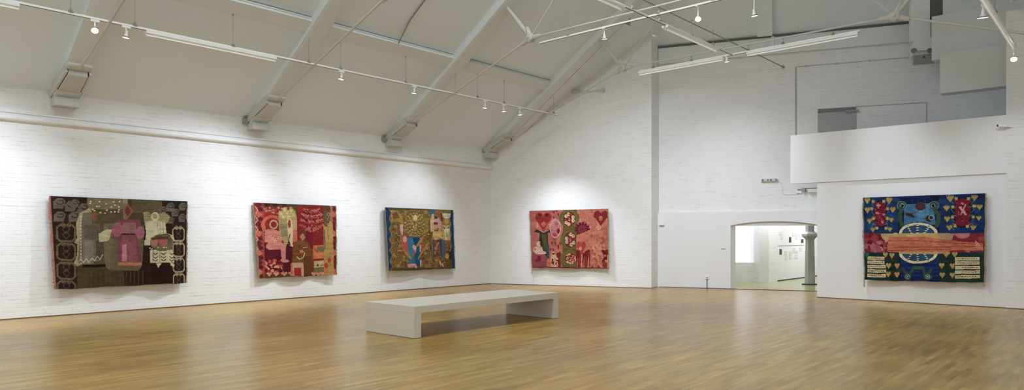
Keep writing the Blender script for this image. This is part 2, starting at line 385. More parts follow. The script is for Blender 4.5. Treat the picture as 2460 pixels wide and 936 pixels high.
# ---------------------------------------------------------------- trusses
def truss(y, label):
    t = thing('roof_truss', (0.0, y, 4.2), label, 'roof truss', 'steel roof trusses')
    def mir(p): return Vector((WID-p[0], p[1], p[2]))
    N1 = Vector((5.30, y, 6.30)); apex = Vector((RIDGE, y, roof_z(RIDGE)-.2))
    up = Vector((-.548,0,.836))
    for s, f in ((0, lambda p: Vector(p)), (1, mir)):
        u = up if not s else Vector((.548,0,.836))
        m = MB(); m.bar(f((0.05,y,roof_z(.05)-.10)), f((RIDGE,y,roof_z(RIDGE)-.10)), .42, .22, up=u)
        m.build('rafter', 'rafter', t)
        m = MB(); m.bar(f((0.05,y,roof_z(.05)-.23)), f((RIDGE,y,roof_z(RIDGE)-.215)), .34, .03, up=u)
        m.build('flange', 'rafter', t)
        # tapering shoe round the rafter foot
        a, b = f((.05,y,EAVE-.14)), f((.92,y,4.66))
        m = MB(); w0, w1 = .40, .34
        dn = Vector((0,0,-1))
        sd = Vector((0,1,0))
        vs = []
        for p_, w, h in ((a,w0,.14), (b,w1,.16)):
            vs += [p_-sd*w/2, p_+sd*w/2, p_+sd*w/2+U_*h*1.6, p_-sd*w/2+U_*h*1.6]
        m.add(vs, [(0,1,2,3),(7,6,5,4),(0,4,5,1),(1,5,6,2),(2,6,7,3),(3,7,4,0)])
        m.build('shoe', 'steel', t, bevel=.012)
        for k in (-1,1):
            m = MB(); m.bar(a+sd*k*.208+U_*.05, b+sd*k*.178+U_*.07, .012, .07); m.build('slot', 'dark', t)
            m = MB(); m.bar(a+sd*k*.232+U_*.12, b+sd*k*.202+U_*.13, .035, .19); m.build('side_plate', 'steel', t)
        m = MB(); m.bar(f((.90,y,4.80)), f((1.04,y,4.89)), .46, .14, up=u); m.build('collar', 'steel', t, bevel=.05)
        m = MB(); x0, x1 = sorted((f((0.0,y,0)).x, f((.30,y,0)).x)); m.box((x0, y-.22, 4.16), (x1, y+.22, 4.33)); m.build('pad_stone', 'steel', t, bevel=.01)
        m = MB(); m.tube([f((1.0,y,4.80)), f((1.5,y,4.94)), f(N1)], [.034,.026,.026], 10); m.build('tie_rod', 'steel', t, smooth=True)
        top = f((4.55, y, roof_z(4.55)-.25))
        m = MB(); m.tube([f(N1), f(N1).lerp(top,.12), f(N1).lerp(top,.5), f(N1).lerp(top,.92), top], [.032,.045,.06,.045,.04], 10); m.build('strut', 'steel', t, smooth=True)
        m = MB(); m.tube([f(N1), apex], .02, 8); m.build('king_rod', 'steel', t, smooth=True)
        m = MB(); c = f(N1); m.tube([c-sd*.10, c-sd*.07, c+sd*.07, c+sd*.10], [.05,.105,.105,.05], 12)
        m.tube([c-sd*.13, c+sd*.13], .028, 8)
        for q in (f((N1.x-.28,y,N1.z-.112)), f((N1.x+.30,y,N1.z)), f((N1.x-.11,y,N1.z+.27))):
            m.tube([c, q], [.075,.045], 8)
        m.build('node_casting', 'steel', t, smooth=True)
    m = MB(); m.tube([N1, mir(N1)], .022, 8); m.build('tie_bar', 'steel', t, smooth=True)
    return t
truss(ys[0], 'painted white steel roof truss closest to the far gable wall')
m = MB()
for i in range(8):
    xa, xb = .25+i*.62, .25+(i+1)*.62
    wa, wb = min(.34, .3656*xa+.10), min(.34, .3656*xb+.10)
    ya = ys[0]+.2
    m.quad((xa,ya,roof_z(xa)-.24),(xb,ya,roof_z(xb)-.24),(xb,ya+wb,roof_z(xb)-.24),(xa,ya+wa,roof_z(xa)-.24))
    m.quad((xa,ya+wa,roof_z(xa)-.24),(xb,ya+wb,roof_z(xb)-.24),(xb,ya+wb,roof_z(xb)+.0),(xa,ya+wa,roof_z(xa)+.0))
struct('trim_soffit', m, 'rafter')
truss(ys[1], 'painted white steel roof truss second from the gable, crossing above the bench')
truss(ys[2], 'painted white steel roof truss whose foot is above the red tapestry')
truss(ys[3], 'painted white steel roof truss whose foot is above the dark brown tapestry')
# little junction boxes beside the rafter feet
for i, lab in ((1,'second'),(2,'third')):
    m = MB(); y = ys[i]-.29
    m.box((0.0,y-.05,4.30),(.10,y+.05,4.42)); m.tube([(.05,y,4.40),(.06,y-.02,4.46),(.10,y+.03,4.49)], .016, 8)
    tag(m.build('junction_box', 'grey_box'), f'small grey junction box at the foot of the {lab} rafter from the corner', 'junction box')
# ---------------------------------------------------------------- lighting tracks
def track(p0, p1, label, wires, wz, drop=0, hooks=True):
    p0, p1 = Vector(p0), Vector(p1)
    t = thing('lighting_track', p0, label, 'lighting track', 'suspended lighting tracks')
    m = MB(); m.bar(p0, p1, .038, .036); m.build('rail', 'white_metal', t)
    m = MB(); m.bar(p0-U_*.0195, p1-U_*.0195, .014, .005); m.build('slot', 'dark', t)
    for w in wires:
        q = p0.lerp(p1, w); q = Vector(q)
        z1 = wz(q)
        m = MB(); m.tube([q+U_*.02, q+U_*(z1-q.z)], .0045, 5)
        m.tube([q+U_*.018, q+U_*.03, q+U_*.09], [.05,.04,.006], 8)
        m.tube([q+U_*(z1-q.z-.03), q+U_*(z1-q.z)], [.012,.02], 6)
        m.build('suspension_wire', 'wire', t)
    return t
TA = Vector((2.6, 0, 5.36)); DY = Vector((0,1,0)); DX = Vector((1,0,0))
def tA(px): return on_line(px, TA, DY)
yA1 = tA(1340); yA0 = -19.5
wx = [170, 324, 560, 742, 818, 975, 1094, 1147, 1211, 1330]
track((2.6,yA0,5.36), (2.6,yA1,5.36), 'long white lighting track hung on wires along the left wall', [(tA(x)-yA0)/(yA1-yA0) for x in wx], lambda q: roof_z(2.6)-.13)
TB1 = Vector((8.5, 0, 6.13))
zt3 = 6.30
yB1 = ys[0]+.03
track((8.5,-18,6.13), (8.5,yB1,6.13), 'white lighting track running down the centre of the roof', [.3,.5,.62,.74,.80,.88,.94], lambda q: 6.5)
c1a = on_line(1297, (0,ys[1],6.13), DX); c1b = 12.6
track((c1a,ys[1]+.0,6.13), (c1b,ys[1],6.13), 'white cross track under the second truss above the bench', [.12,.45,.62,.8,.95], lambda q: zt3)
c2a = on_line(1535, (0,ys[0],6.13), DX); c2b = on_line(2066, (0,ys[0],6.13), DX)
track((c2a,ys[0],6.13), (c2b,ys[0],6.13), 'white cross track under the truss at the gable end', [.08,.28,.55,.70,.9], lambda q: zt3)
yC1 = on_line(2436, (14.2,0,5.40), DY)
track((14.2,-18,5.40), (14.2,yC1,5.40), 'white lighting track at the far right of the ceiling', [.3,.5,.7,.86], lambda q: roof_z(14.2)-.1)
# centre cable run
m = MB(); pc = onR(1882, 161)
m.bar((pc.x, pc.y-.06, pc.z), (pc.x, -14, pc.z), .018, .018)
m.tube([(pc.x,pc.y-.03,pc.z), (pc.x+.02,pc.y-.08,pc.z)], .04, 8)
tag(m.build('cable_run', 'wire'), 'straight grey cable run above the central track, ending on the recessed wall', 'cable')
# fluorescent battens
def batten(p0, p1, label, w=.10, two=False):
    p0, p1 = Vector(p0), Vector(p1); d = (p1-p0).normalized()
    t = thing('fluorescent_batten', p0, label, 'batten light', 'slim fluorescent battens')
    m = MB(); m.bar(p0, p1, w, .05); m.build('housing', 'white_metal', t, bevel=.006)
    m = MB(); m.tube([p0+d*.05-U_*.05, p1-d*.05-U_*.05], .014, 8); m.build('lamp_tube', 'tube', t, smooth=True)
    for q in (p0+d*.03, p1-d*.03):
        m = MB(); m.bar(q-d*.025-U_*.04, q+d*.025-U_*.04, .045, .06); m.build('lamp_holder', 'white_metal', t)
    return t
zb_ = TA.z-.052
batten((2.6,tA(350),zb_), (2.6,tA(662),zb_), 'white fluorescent batten on the left track above the red tapestry')
batten((2.6,tA(-160),zb_), (2.6,tA(46),zb_), 'white fluorescent batten cut by the left picture edge')
zc_ = 6.13-.052
def tB(px): return on_line(px, TB1, DY)
batten((8.5,tB(1597),zc_), (8.5,tB(1722),zc_), 'white fluorescent batten on the central track near the gable', .15)
batten((8.5,-9.5,zc_), (8.5,tB(1495),zc_), 'white fluorescent batten on the central track before the crossing', .15)
def tC2(px): return on_line(px, (0,ys[0],6.13), DX)
batten((tC2(1535),ys[0],zc_), (tC2(1738),ys[0],zc_), 'white fluorescent batten on the gable end cross track, left one')
batten((tC2(1795),ys[0],zc_), (tC2(2062),ys[0],zc_), 'white fluorescent batten on the gable end cross track, right one')
batten((14.2,-6.0,5.345), (14.2,yC1-.05,5.345), 'white fluorescent batten in the upper right corner', .10)
# ---------------------------------------------------------------- spotlights
def spot_thing(p, aim, label, watts, drop=.17, ang=92, r=.055, lamp=True, size=.06, col=(.92,.985,1.10), face=False):
    """p: underside of the track"""
    p = Vector(p); t = thing('track_spotlight', p, label, 'spotlight', 'round track spotlights')
    m = MB(); m.bar(p-Vector((0,.07,0))-U_*.015, p+Vector((0,.07,0))-U_*.015, .034, .03, up=(0,0,1)); m.build('adapter', 'white_metal', t)
    d = (Vector(aim)-p).normalized(); dd = (d*.35 + Vector((0,0,-1))).normalized() if not face else ((CAM-p).normalized()*.9+Vector((0,0,-.8))).normalized()
    c = p-U_*drop
    m = MB(); m.tube([p-U_*.02, c+U_*.05], .011, 8); m.build('stem', 'white_metal', t)
    m = MB(); m.tube([c-dd*.085, c-dd*.06, c-dd*.01, c+dd*.02], [.014,.022,.026,r*.85], 16); m.build('lamp_body', 'white_metal', t, smooth=True)
    m = MB(); m.tube([c+dd*.018, c+dd*.042], r*1.06, 18, caps=False); m.tube([c+dd*.042, c+dd*.018], r*.92, 18, caps=False); m.build('rim', 'chrome', t)
    m = MB(); m.tube([c+dd*.038, c+dd*.044, c+dd*.048], [r*.98,r*.98,r*.6], 18); m.build('lens', 'lens_bright' if face else 'lens', t)
    if lamp:
        L = bpy.data.lights.new('spot_lamp', 'SPOT'); L.energy = watts; L.spot_size = math.radians(ang); L.spot_blend = 1.0
        L.shadow_soft_size = size; L.color = col
        o = bpy.data.objects.new('spot_lamp', L); C.objects.link(o); o.parent = t
        o.location = c+dd*.075-p; o.rotation_euler = d.to_track_quat('-Z', 'Y').to_euler()
    return t
S = .52
def onA(px): return Vector((2.6, tA(px), TA.z-.02))
specs = [(228, 'bright track spotlight above the dark brown tapestry, first from the left', 380, .165, (0,-15.4,1.3)),
         (303, 'track spotlight second from the left, by the batten end', 420, .165, (0,-14.2,1.3)),
         (820, 'track spotlight left of the olive tapestry, on the left track', 1300, .15, (0,-10.9,.6)),
         (995, 'track spotlight above the olive and blue tapestry', 1200, .14, (0,-7.1,.6)),
         (1165, 'first of the three close-set track spotlights near the room corner', 850, .16, (0,-3.9,.6)),
         (1210, 'middle of the three close-set track spotlights near the room corner', 620, .15, (2.4,.95,.4)),
         (1249, 'last of the three close-set track spotlights near the room corner', 700, .16, (3.1,1.06,.2))]
for px, lab, w, dr, am in specs:
    p = onA(px); spot_thing(p, am, lab, w*S, dr, face=(px==228), ang=(66 if px in (1210,1249) else 68 if px in (228,303) else 80), size=.035)
# centre/cross track ones
def pT(x, y): return Vector((x, y, 6.11))
x1 = on_line(1452, (0,ys[1],6.1), DX); p = pT(x1, ys[1]); spot_thing(p, (5.0, 1.8, 1.0), 'track spotlight left of the crossing under the second truss', 1300*S, .19)
x2 = on_line(1677, (0,ys[1],6.1), DX); p = pT(x2, ys[1]); spot_thing(p, (6.2, 2.9, 1.2), 'bright track spotlight right of the crossing under the second truss', 700*S, .24, face=True)
x3 = on_line(1812, (0,ys[1],6.1), DX); p = pT(x3, ys[1]); spot_thing(p, (11.8, 2.0, .3), 'track spotlight cut by the top picture edge, right of the bright one', 420*S, .40, ang=60)
x4 = on_line(1746, (0,ys[0],6.1), DX); p = pT(x4, ys[0]); spot_thing(p, (7.4, 3.1, 2.2), 'small track spotlight at the batten end on the gable cross track', 450*S, .10)
y5 = on_line(2437, (14.2,0,5.3), DY); p = Vector((14.2, y5-.1, 5.34)); spot_thing(p, (13.9, 2.0, 2.0), 'bright track spotlight beside the brick pier on the right', 170*S, .22, face=True)
y6 = on_line(2370, (14.2,0,5.3), DY); p = Vector((14.15, y6, 5.34)); spot_thing(p, (12.6, 2.0, .2), 'track spotlight at the top right, mounted on the far right track', 330*S, .16, r=.075, ang=70)
# ---------------------------------------------------------------- upper right service boxes
YB1, YB2 = 2.75, 3.15
def onY(px, py, Y): return hit(px, py, (0,Y,0), (0,1,0))
a = onY(2258,129,YB1); b = onY(2259,225,YB1); xR = pe+1.2
m = MB(); m.box((a.x,YB1,b.z),(xR,YB1+.38,a.z)); tag(m.build('duct_box', 'duct', bevel=.01), 'large white boxed duct hanging above the parapet, lower of two', 'boxed duct')
a2 = onY(2238,40,YB2)
m = MB(); m.box((a2.x,YB2,a.z-.05),(xR,YB2+.4,a2.z)); tag(m.build('duct_box', 'duct', bevel=.01), 'white boxed duct behind and above the lower one, top right', 'boxed duct')
a3 = onY(2265,33,YB2+.42); m = MB(); m.box((a3.x,YB2+.42,a3.z-.1),(xR-1.3,YB2+.75,a3.z+.5)); tag(m.build('duct_box', 'duct'), 'narrow white duct riser touching the top picture edge', 'boxed duct')
# brick stub behind the ducts; dark slab painted as the shaded gap beside it
m = MB(); q0 = onR(2188,90,.9); q1_ = onR(2234,90,.9)
m.wall(Vector((q0.x,q0.y,0)), Vector((q1_.x,q1_.y,0)), onR(2200,96,.9).z, 9.2, .3, -FN); struct('wall_stub', m, 'brick_gable')
m = MB(); q2 = onR(2268,90,.86); m.wall(Vector((q1_.x,q1_.y,0)), Vector((q2.x,q2.y,0)), onR(2250,40,.86).z, 9.2, .25, -FN); struct('wall_stub_shadow', m, 'dark_trim_shade')
# conduits on the recessed wall
m = MB(); c0 = onR(1895,160,.02); c1 = onR(1913,160,.02); c2 = onR(2225,131,.02); c3 = Vector((c1.x,c1.y,3.6))
c0.z = c1.z; c2.z = c1.z
m.tube([c1+FD*.03,c2], .010, 6)
for px in (1936,2010,2090):
    q = onR(px, 160, .02); q.z = c1.z; m.tube([q-FD*.03,q+FD*.03], .028, 8)
tag(m.build('conduit', 'steel'), 'thin white surface conduit running level along the recessed wall', 'conduit')
m = MB(); m.tube([c1-FD*.01,c3-FD*.01], .010, 6); tag(m.build('conduit', 'wire'), 'thin surface conduit dropping down the recessed wall to the parapet', 'conduit')
# ledge cable on gable and small fitting
m = MB(); g1 = hit(1382,219,G0+GN*.07,GN); g2 = hit(1448,215,G0+GN*.07,GN); m.tube([g1,g1.lerp(g2,.5)-U_*.03,g2], .012, 6)
m.tube([g1-GD*.1-U_*.01,g1+GD*.12-U_*.01], .05, 8); m.tube([g2,g2+GN*.04], .07, 10)
tag(m.build('cable', 'steel'), 'short painted cable with round fitting high on the gable wall', 'cable')
# emergency twin spot
e = thing('emergency_light', onR(2220,140,.1), 'grey twin-head emergency floodlight high on the recessed wall', 'emergency light')
eo = 1.0
def onE(px, py, o=0): return onR(px, py, eo+o)
c = onE(2221,141); m = MB(); hw = (onE(2247,141)-onE(2195,141)).length/2; hz = (onE(2221,131)-onE(2221,152)).z/2
m.wall(c-FD*hw, c+FD*hw, c.z-hz, c.z+hz, .14, -FN); m.build('housing', 'grey_box', e, bevel=.012)
m = MB(); c_ = onE(2219,106); m.wall(c_-FD*.2, c_+FD*.24, c_.z-.16, c_.z+.16, .9, -FN); m.build('bracket', 'plaster', e)
for px in (2195, 2234):
    q = onE(px, 122, .08); m = MB(); m.tube([q-FN*.13, q-FN*.03, q+FN*.02], [.03,.06,.075], 14); hd = m.build('lamp_head', 'grey_box', e, smooth=True)
    m = MB(); m.tube([q+FN*.02, q+FN*.024], .062, 14); m.build('lens', 'chrome', e)
m = MB(); q = onE(2220,137,.005); m.wall(q-FD*.02,q+FD*.02,q.z-.02,q.z+.02,.01,-FN); m.build('switch', 'dark', e)
# high grey door behind the parapet
ztd = onR(1966,262).z; d0 = onR(1965,262); d1 = onR(2056,262)
d = thing('door_1', (d0.x,d0.y,2.9), 'grey door set in the upper wall behind the white parapet', 'door'); d['kind'] = 'structure'
m = MB(); m.wall(d0+FN*.035, d1+FN*.035, 3.0, ztd-.12, .03, -FN); m.build('door_panel', 'door', d)
m = MB(); m.wall(d0+FN*.02, d1+FN*.02, ztd-.12, ztd, .015, -FN); m.build('lintel', 'grey_mid', d); m = MB()
m.wall(d0+FN*.02, d0+FN*.02+FD*.09, 3.0, ztd-.1, .03, -FN); m.build('door_frame', 'grey_mid', d)
m = MB(); q = onR(2051,315,.06); m.bar(q-U_*.12,q+U_*.06,.05,.05,up=(1,0,0)); m.bar(q,q-FD*.16,.03,.03); m.build('door_handle', 'grey_mid', d)
m = MB(); q = onR(2050,266,.07); m.bar(q-FD*.2,q+FD*.14,.05,.06); m.build('door_closer', 'grey_box', d)
m = MB(); q0 = onR(2056,256,.012); q1_ = onR(2226,241,.012); q1_.z = q0.z = ztd
m.bar(q0,q1_,.008,.010); m.bar(q1_,Vector((q1_.x,q1_.y,3.0)),.008,.010,up=(1,0,0)); struct('trim_2', m, 'wire')
# wall lamp (double bulkhead), its cable and the box
l = thing('emergency_bulkhead', onR(1848,432), 'double grey bulkhead lamp on the brick above the arch', 'wall lamp')
p0 = onR(1828,432,.09); p1 = onR(1868,432,.09); zc = (p0.z+p1.z)/2; p0.z = p1.z = zc
m = MB(); m.bar(p0-FN*.045, p1-FN*.045, .09, .085); m.build('housing', 'white_metal', l, bevel=.006)
for u0, u1 in ((.03,.48),(.52,.97)):
    m = MB(); m.bar(p0.lerp(p1,u0)+FN*.004, p0.lerp(p1,u1)+FN*.004, .008, .065); m.build('diffuser', 'grey_mid', l)
    m = MB(); c = p0.lerp(p1,u0*.45+u1*.55)+FN*.01; m.bar(c-FD*.045, c+FD*.045, .006, .045); m.build('reflector', 'paper', l)
m = MB(); pts = [onR(x,y,.012) for x,y in ((1868,433),(1874,437),(1878,441),(1879,452),(1880,461),(1884,467),(1893,467.5),(1915,466),(1925,464),(1930,459))]
m.tube(pts, .009, 6); tag(m.build('cable', 'paper'), 'looping white cable from the bulkhead lamp to the junction box', 'cable')
j = thing('junction_box', onR(1920,460), 'white junction box with a grey lid under the parapet corner', 'junction box')
q0 = onR(1913,464,.06); q1_ = onR(1926,457,.06); m = MB(); m.wall(Vector((q0.x,q0.y,0)),Vector((q1_.x,q1_.y,0)),q0.z,q1_.z,.055,-FN); m.build('housing', 'white_metal', j)
q0 = onR(1916,457,.055); q1_ = onR(1924,454,.055); m = MB(); m.wall(Vector((q0.x,q0.y,0)),Vector((q1_.x,q1_.y,0)),q0.z,q1_.z,.05,-FN); m.build('lid', 'grey_mid', j)
k = thing('roller_screen', onR(1950,455), 'white box and grey rail fixed above the passage behind the partition', 'wall box')
q0 = onR(1941,461,.2); q1_ = onR(1975,453.5,.2); m = MB(); m.wall(Vector((q0.x,q0.y,0)),Vector((q1_.x,q1_.y,0)),q0.z,q1_.z,.2,-FN); m.build('housing', 'white_metal', k, bevel=.01)
q0 = onR(1934,452.5,.22); q1_ = onR(1975,450.5,.22); m = MB(); m.wall(Vector((q0.x,q0.y,0)),Vector((q1_.x,q1_.y,0)),q0.z,q1_.z,.12,-FN); m.build('rail', 'grey_mid', k)
q0 = onR(1931,456,.12); m = MB(); m.bar(q0-U_*.05,q0+U_*.05,.10,.10,up=(1,0,0)); m.build('bracket', 'grey_box', k)
# ---------------------------------------------------------------- small fittings
def plate(name, px0,py0,px1,py1, mat, label, cat, fn=onF, th=.03, sub=None):
    a = fn(px0,py1,th); b = fn(px1,py0,th)
    t = thing(name, a, label, cat)
    m = MB(); m.wall(Vector((a.x,a.y,0)),Vector((b.x,b.y,0)),a.z,b.z,th,-FN); m.build('plate', mat, t, bevel=.004)
    return t, a, b
t,a,b = plate('wall_control', 1583.5,533,1595,541, 'white_metal', 'small white wall control box beside the brick corner', 'control box', th=.06)
m = MB(); m.wall(Vector((a.x,a.y,0))+FN*.004,Vector((b.x,b.y,0))+FN*.004,a.z-.012,a.z+.004,.02,-FN); m.build('rim', 'grey_mid', t)
t,a,b = plate('thermostat', 1732,588,1742,598, 'white_metal', 'pale flat thermostat on the white wall left of the arch', 'thermostat', th=.02)
m = MB(); m.wall(Vector((a.x,a.y,0))+FN*.003,Vector((b.x,b.y,0))+FN*.003,a.z+.01,a.z+.022,.01,-FN); m.build('slot', 'grey_box', t)
t,a,b = plate('socket_outlet', 1694,661.5,1703,669.5, 'white_metal', 'white socket low on the wall with a dark cable to the floor', 'socket', th=.035)
m = MB(); c = (a+b)/2; c.z = a.z; m.tube([c-FN*.015, Vector((c.x,c.y,.01))-FN*.015], .010, 6); m.build('cable', 'dark', t)
m = MB(); m.wall(Vector((c.x,c.y,0))-FD*.02+FN*.003,Vector((c.x,c.y,0))+FD*.02+FN*.003,a.z+.03,a.z+.06,.01,-FN); m.build('switch', 'grey_mid', t)
# camera bracket on the pier
q = onP(2412,303,.12); t = thing('security_camera', q, 'small white security camera on the parapet beside the brick pier', 'camera')
m = MB(); m.tube([q+Vector((.14,.07,-.03)), q+Vector((.02,0,0))], .016, 8); m.build('bracket', 'white_metal', t)
m = MB(); m.bar(q+Vector((-.10,-.03,.02)), q+Vector((.06,.01,0)), .055, .05); m.build('camera_body', 'white_metal', t, bevel=.008)
m = MB(); m.tube([q+Vector((-.10,-.03,.02)), q+Vector((-.125,-.036,.023))], .02, 10); m.build('lens', 'dark', t)
# ---------------------------------------------------------------- the column and the sheets in the inner room
cb_ = fl(1945.5, 683); r0 = (fl(1958,683)-fl(1933,683)).length/2*.98
zc_of = lambda py: hit(1945, py, cb_, F_).z
t = thing('column', (cb_.x,cb_.y,0), 'grey octagonal column with a bracketed collar behind the arch', 'column')
m = MB(); m.tube([(cb_.x,cb_.y,.03),(cb_.x,cb_.y,zc_of(574)),], [r0, r0*.86], 8); m.build('shaft', 'column', t)
m = MB(); z0, z1 = zc_of(575), zc_of(556)
m.tube([(cb_.x,cb_.y,z0),(cb_.x,cb_.y,z0+.06),(cb_.x,cb_.y,(z0+z1)/2-.02),(cb_.x,cb_.y,(z0+z1)/2+.05),(cb_.x,cb_.y,z1)], [r0*.9,r0*1.15,r0*1.6,r0*1.6,r0*.9], 8); m.build('collar', 'column', t)
m = MB(); m.tube([(cb_.x,cb_.y,z1-.02),(cb_.x,cb_.y,2.6)], [r0*.82,r0*.95], 8); m.build('upper_shaft', 'column', t)
m = MB(); m.box((cb_.x-r0*1.15,cb_.y-r0*1.15,0),(cb_.x+r0*1.15,cb_.y+r0*1.15,.03)); m.build('base_plate', 'dark', t)
wd2 = (W[5]-W[4]).normalized(); wn2 = Vector((wd2.y,-wd2.x,0))
def onW(px, py, o=.01): return hit(px, py, W[4]+wn2*o, wn2)
def sheet(x0,y0,x1,y1, mat, label, cat, grp=None, name='paper_sheet'):
    a = onW(x0,y1); b = onW(x1,y0); z1 = onW(x0,y0).z
    m = MB(); m.wall(Vector((a.x,a.y,0)),Vector((b.x,b.y,0)),a.z,z1,.008,-wn2); o = m.build(name, mat); tag(o, label, cat, grp); return o
sheet(1896,569,1901,582,'black_print','black print at upper middle of the far white wall','print',name='print')
sheet(1925,574,1930.5,583,'black_print','black print next to the grey column on the far wall','print',name='print')
sheet(1873,598,1878.5,611,'black_print','black print below the rail, lowest and leftmost on the far wall','print',name='print')
for r in ((1872,556,1880,564),(1876,567,1881,575),(1904,557,1910,567),(1912,560,1917,574),(1918,557,1925,566)):
    sheet(*r,'paper','pale paper sheet pinned above the rail on the far white wall','paper','paper sheets above the rail')
for r in ((1885,602,1891,612),(1886,614,1891,624),(1896,603,1902,613),(1896,615,1901,621),(1905,595,1911,607),(1912,601,1917,608),(1910,612,1917,621),(1921,594,1927,603)):
    sheet(*r,'paper','pale paper sheet pinned below the rail on the far white wall','paper','paper sheets below the rail')
m = MB(); m.wall(onW(1869,589)*1.0-U_*onW(1869,589).z, onW(1932,589)-U_*onW(1932,589).z, onW(1900,589).z-.01, onW(1900,589).z+.01, .01, -wn2); struct('trim_3', m, 'grey_box')
m = MB(); m.wall(W[4]+wn2*.012, W[5]+wn2*.012, 0, .03, .012, -wn2); struct('baseboard_inner', m, 'dark')
# ---------------------------------------------------------------- bench
A = fl(995, 813); B = fl(874, 796); D = fl(1358.6, 765.5)
bx1, by0 = A.x, A.y; bx0 = B.x; by1 = D.y
# long side faces +X (towards the camera side); short end faces -Y
lt = (fl(1014,811)-A).y; rt = lt
hb, st = .50, .112
t = thing('bench', ((bx0+bx1)/2, (by0+by1)/2, 0), 'long low white gallery bench standing on the wood floor', 'bench')
m = MB(); m.box((bx0,by0,hb-st),(bx1,by1,hb)); m.build('seat', 'bench', t, bevel=.004)
m = MB(); m.box((bx0,by0,.006),(bx1,by0+lt,hb-st)); m.build('leg', 'bench', t)
m = MB(); m.box((bx0,by1-rt,.006),(bx1,by1,hb-st)); m.build('leg', 'bench', t)
for y0_, y1_ in ((by0,by0+lt),(by1-rt,by1)):
    m = MB(); m.box((bx0+.012,y0_+.012,0),(bx1-.012,y1_-.012,.006)); m.build('foot_glide', 'dark', t)
# ---------------------------------------------------------------- woven wall hangings (plain generic designs in wool colours)
rng = np.random.RandomState(5)
class Cloth:
    """a grid of stitches; shapes are laid out on the design sheet whose four corners are given"""
    def __init__(s, quad, nx, ny, ground):
        s.nx, s.ny = nx, ny
        u = (np.arange(nx)+.5)/nx; v = (np.arange(ny)+.5)/ny
        U, V = np.meshgrid(u, v)
        (ax,ay),(bx,by),(cx,cy),(dx,dy) = quad      # TL TR BR BL
        s.X = (1-U)*(1-V)*ax+U*(1-V)*bx+U*V*cx+(1-U)*V*dx
        s.Y = (1-U)*(1-V)*ay+U*(1-V)*by+U*V*cy+(1-U)*V*dy
        s.U, s.V = U, V
        s.c = np.zeros((ny, nx, 3)); s.c[:] = ground
    def put(s, m, col): s.c[m] = col
    def R(s, x0, y0, x1, y1, col): s.put((s.X>=x0)&(s.X<x1)&(s.Y>=y0)&(s.Y<y1), col)
    def E(s, x, y, rx, ry, col): s.put(((s.X-x)/rx)**2+((s.Y-y)/ry)**2 < 1, col)
    def ring(s, x, y, rx, ry, t, col):
        d = ((s.X-x)/rx)**2+((s.Y-y)/ry)**2; s.put((d < 1) & (d > ((rx-t)/rx)**2), col)
    def P(s, pts, col):
        m = np.zeros(s.X.shape, bool); n = len(pts)
        for i in range(n):
            x0,y0 = pts[i]; x1,y1 = pts[(i+1)%n]
            if y0 == y1: continue
            k = ((s.Y > y0) != (s.Y > y1)) & (s.X < (x1-x0)*(s.Y-y0)/(y1-y0)+x0); m ^= k
        s.put(m, col)
    def L(s, pts, w, col):
        for (x0,y0),(x1,y1) in zip(pts[:-1], pts[1:]):
            dx, dy = x1-x0, y1-y0; q = max(dx*dx+dy*dy, 1e-6)
            t = np.clip(((s.X-x0)*dx+(s.Y-y0)*dy)/q, 0, 1)
            s.put((s.X-x0-t*dx)**2+(s.Y-y0-t*dy)**2 < (w/2)**2, col)
    def heart(s, x, y, w, h, col, notch=True):
        a = (s.X-x)/(w/2); b = (s.Y-y)/(h/2)
        s.put(((np.abs(a)-.5)**2+(b+.45)**2*.9 < .26) | ((np.abs(a) < 1-(b+.35)/1.4) & (b > -.45) & (b < 1) & (np.abs(a)<1)), col)
    def speck(s, x0,y0,x1,y1, cols, n, r0, r1, seed=1):
        g = np.random.RandomState(seed)
        for i in range(n): s.E(g.uniform(x0,x1), g.uniform(y0,y1), g.uniform(r0,r1), g.uniform(r0,r1)*1.2, cols[i%len(cols)])
    def blocks(s, x0,y0,x1,y1, cols, n, w, h, seed=1):
        g = np.random.RandomState(seed)
        for i in range(n):
            x, y = g.uniform(x0,x1), g.uniform(y0,y1); a, b = g.uniform(.4,1)*w, g.uniform(.4,1)*h
            s.P([(x-a/2,y-b/4),(x,y-b/2),(x+a/2,y-b/5),(x+a/3,y+b/2),(x-a/3,y+b/3)], cols[i%len(cols)])
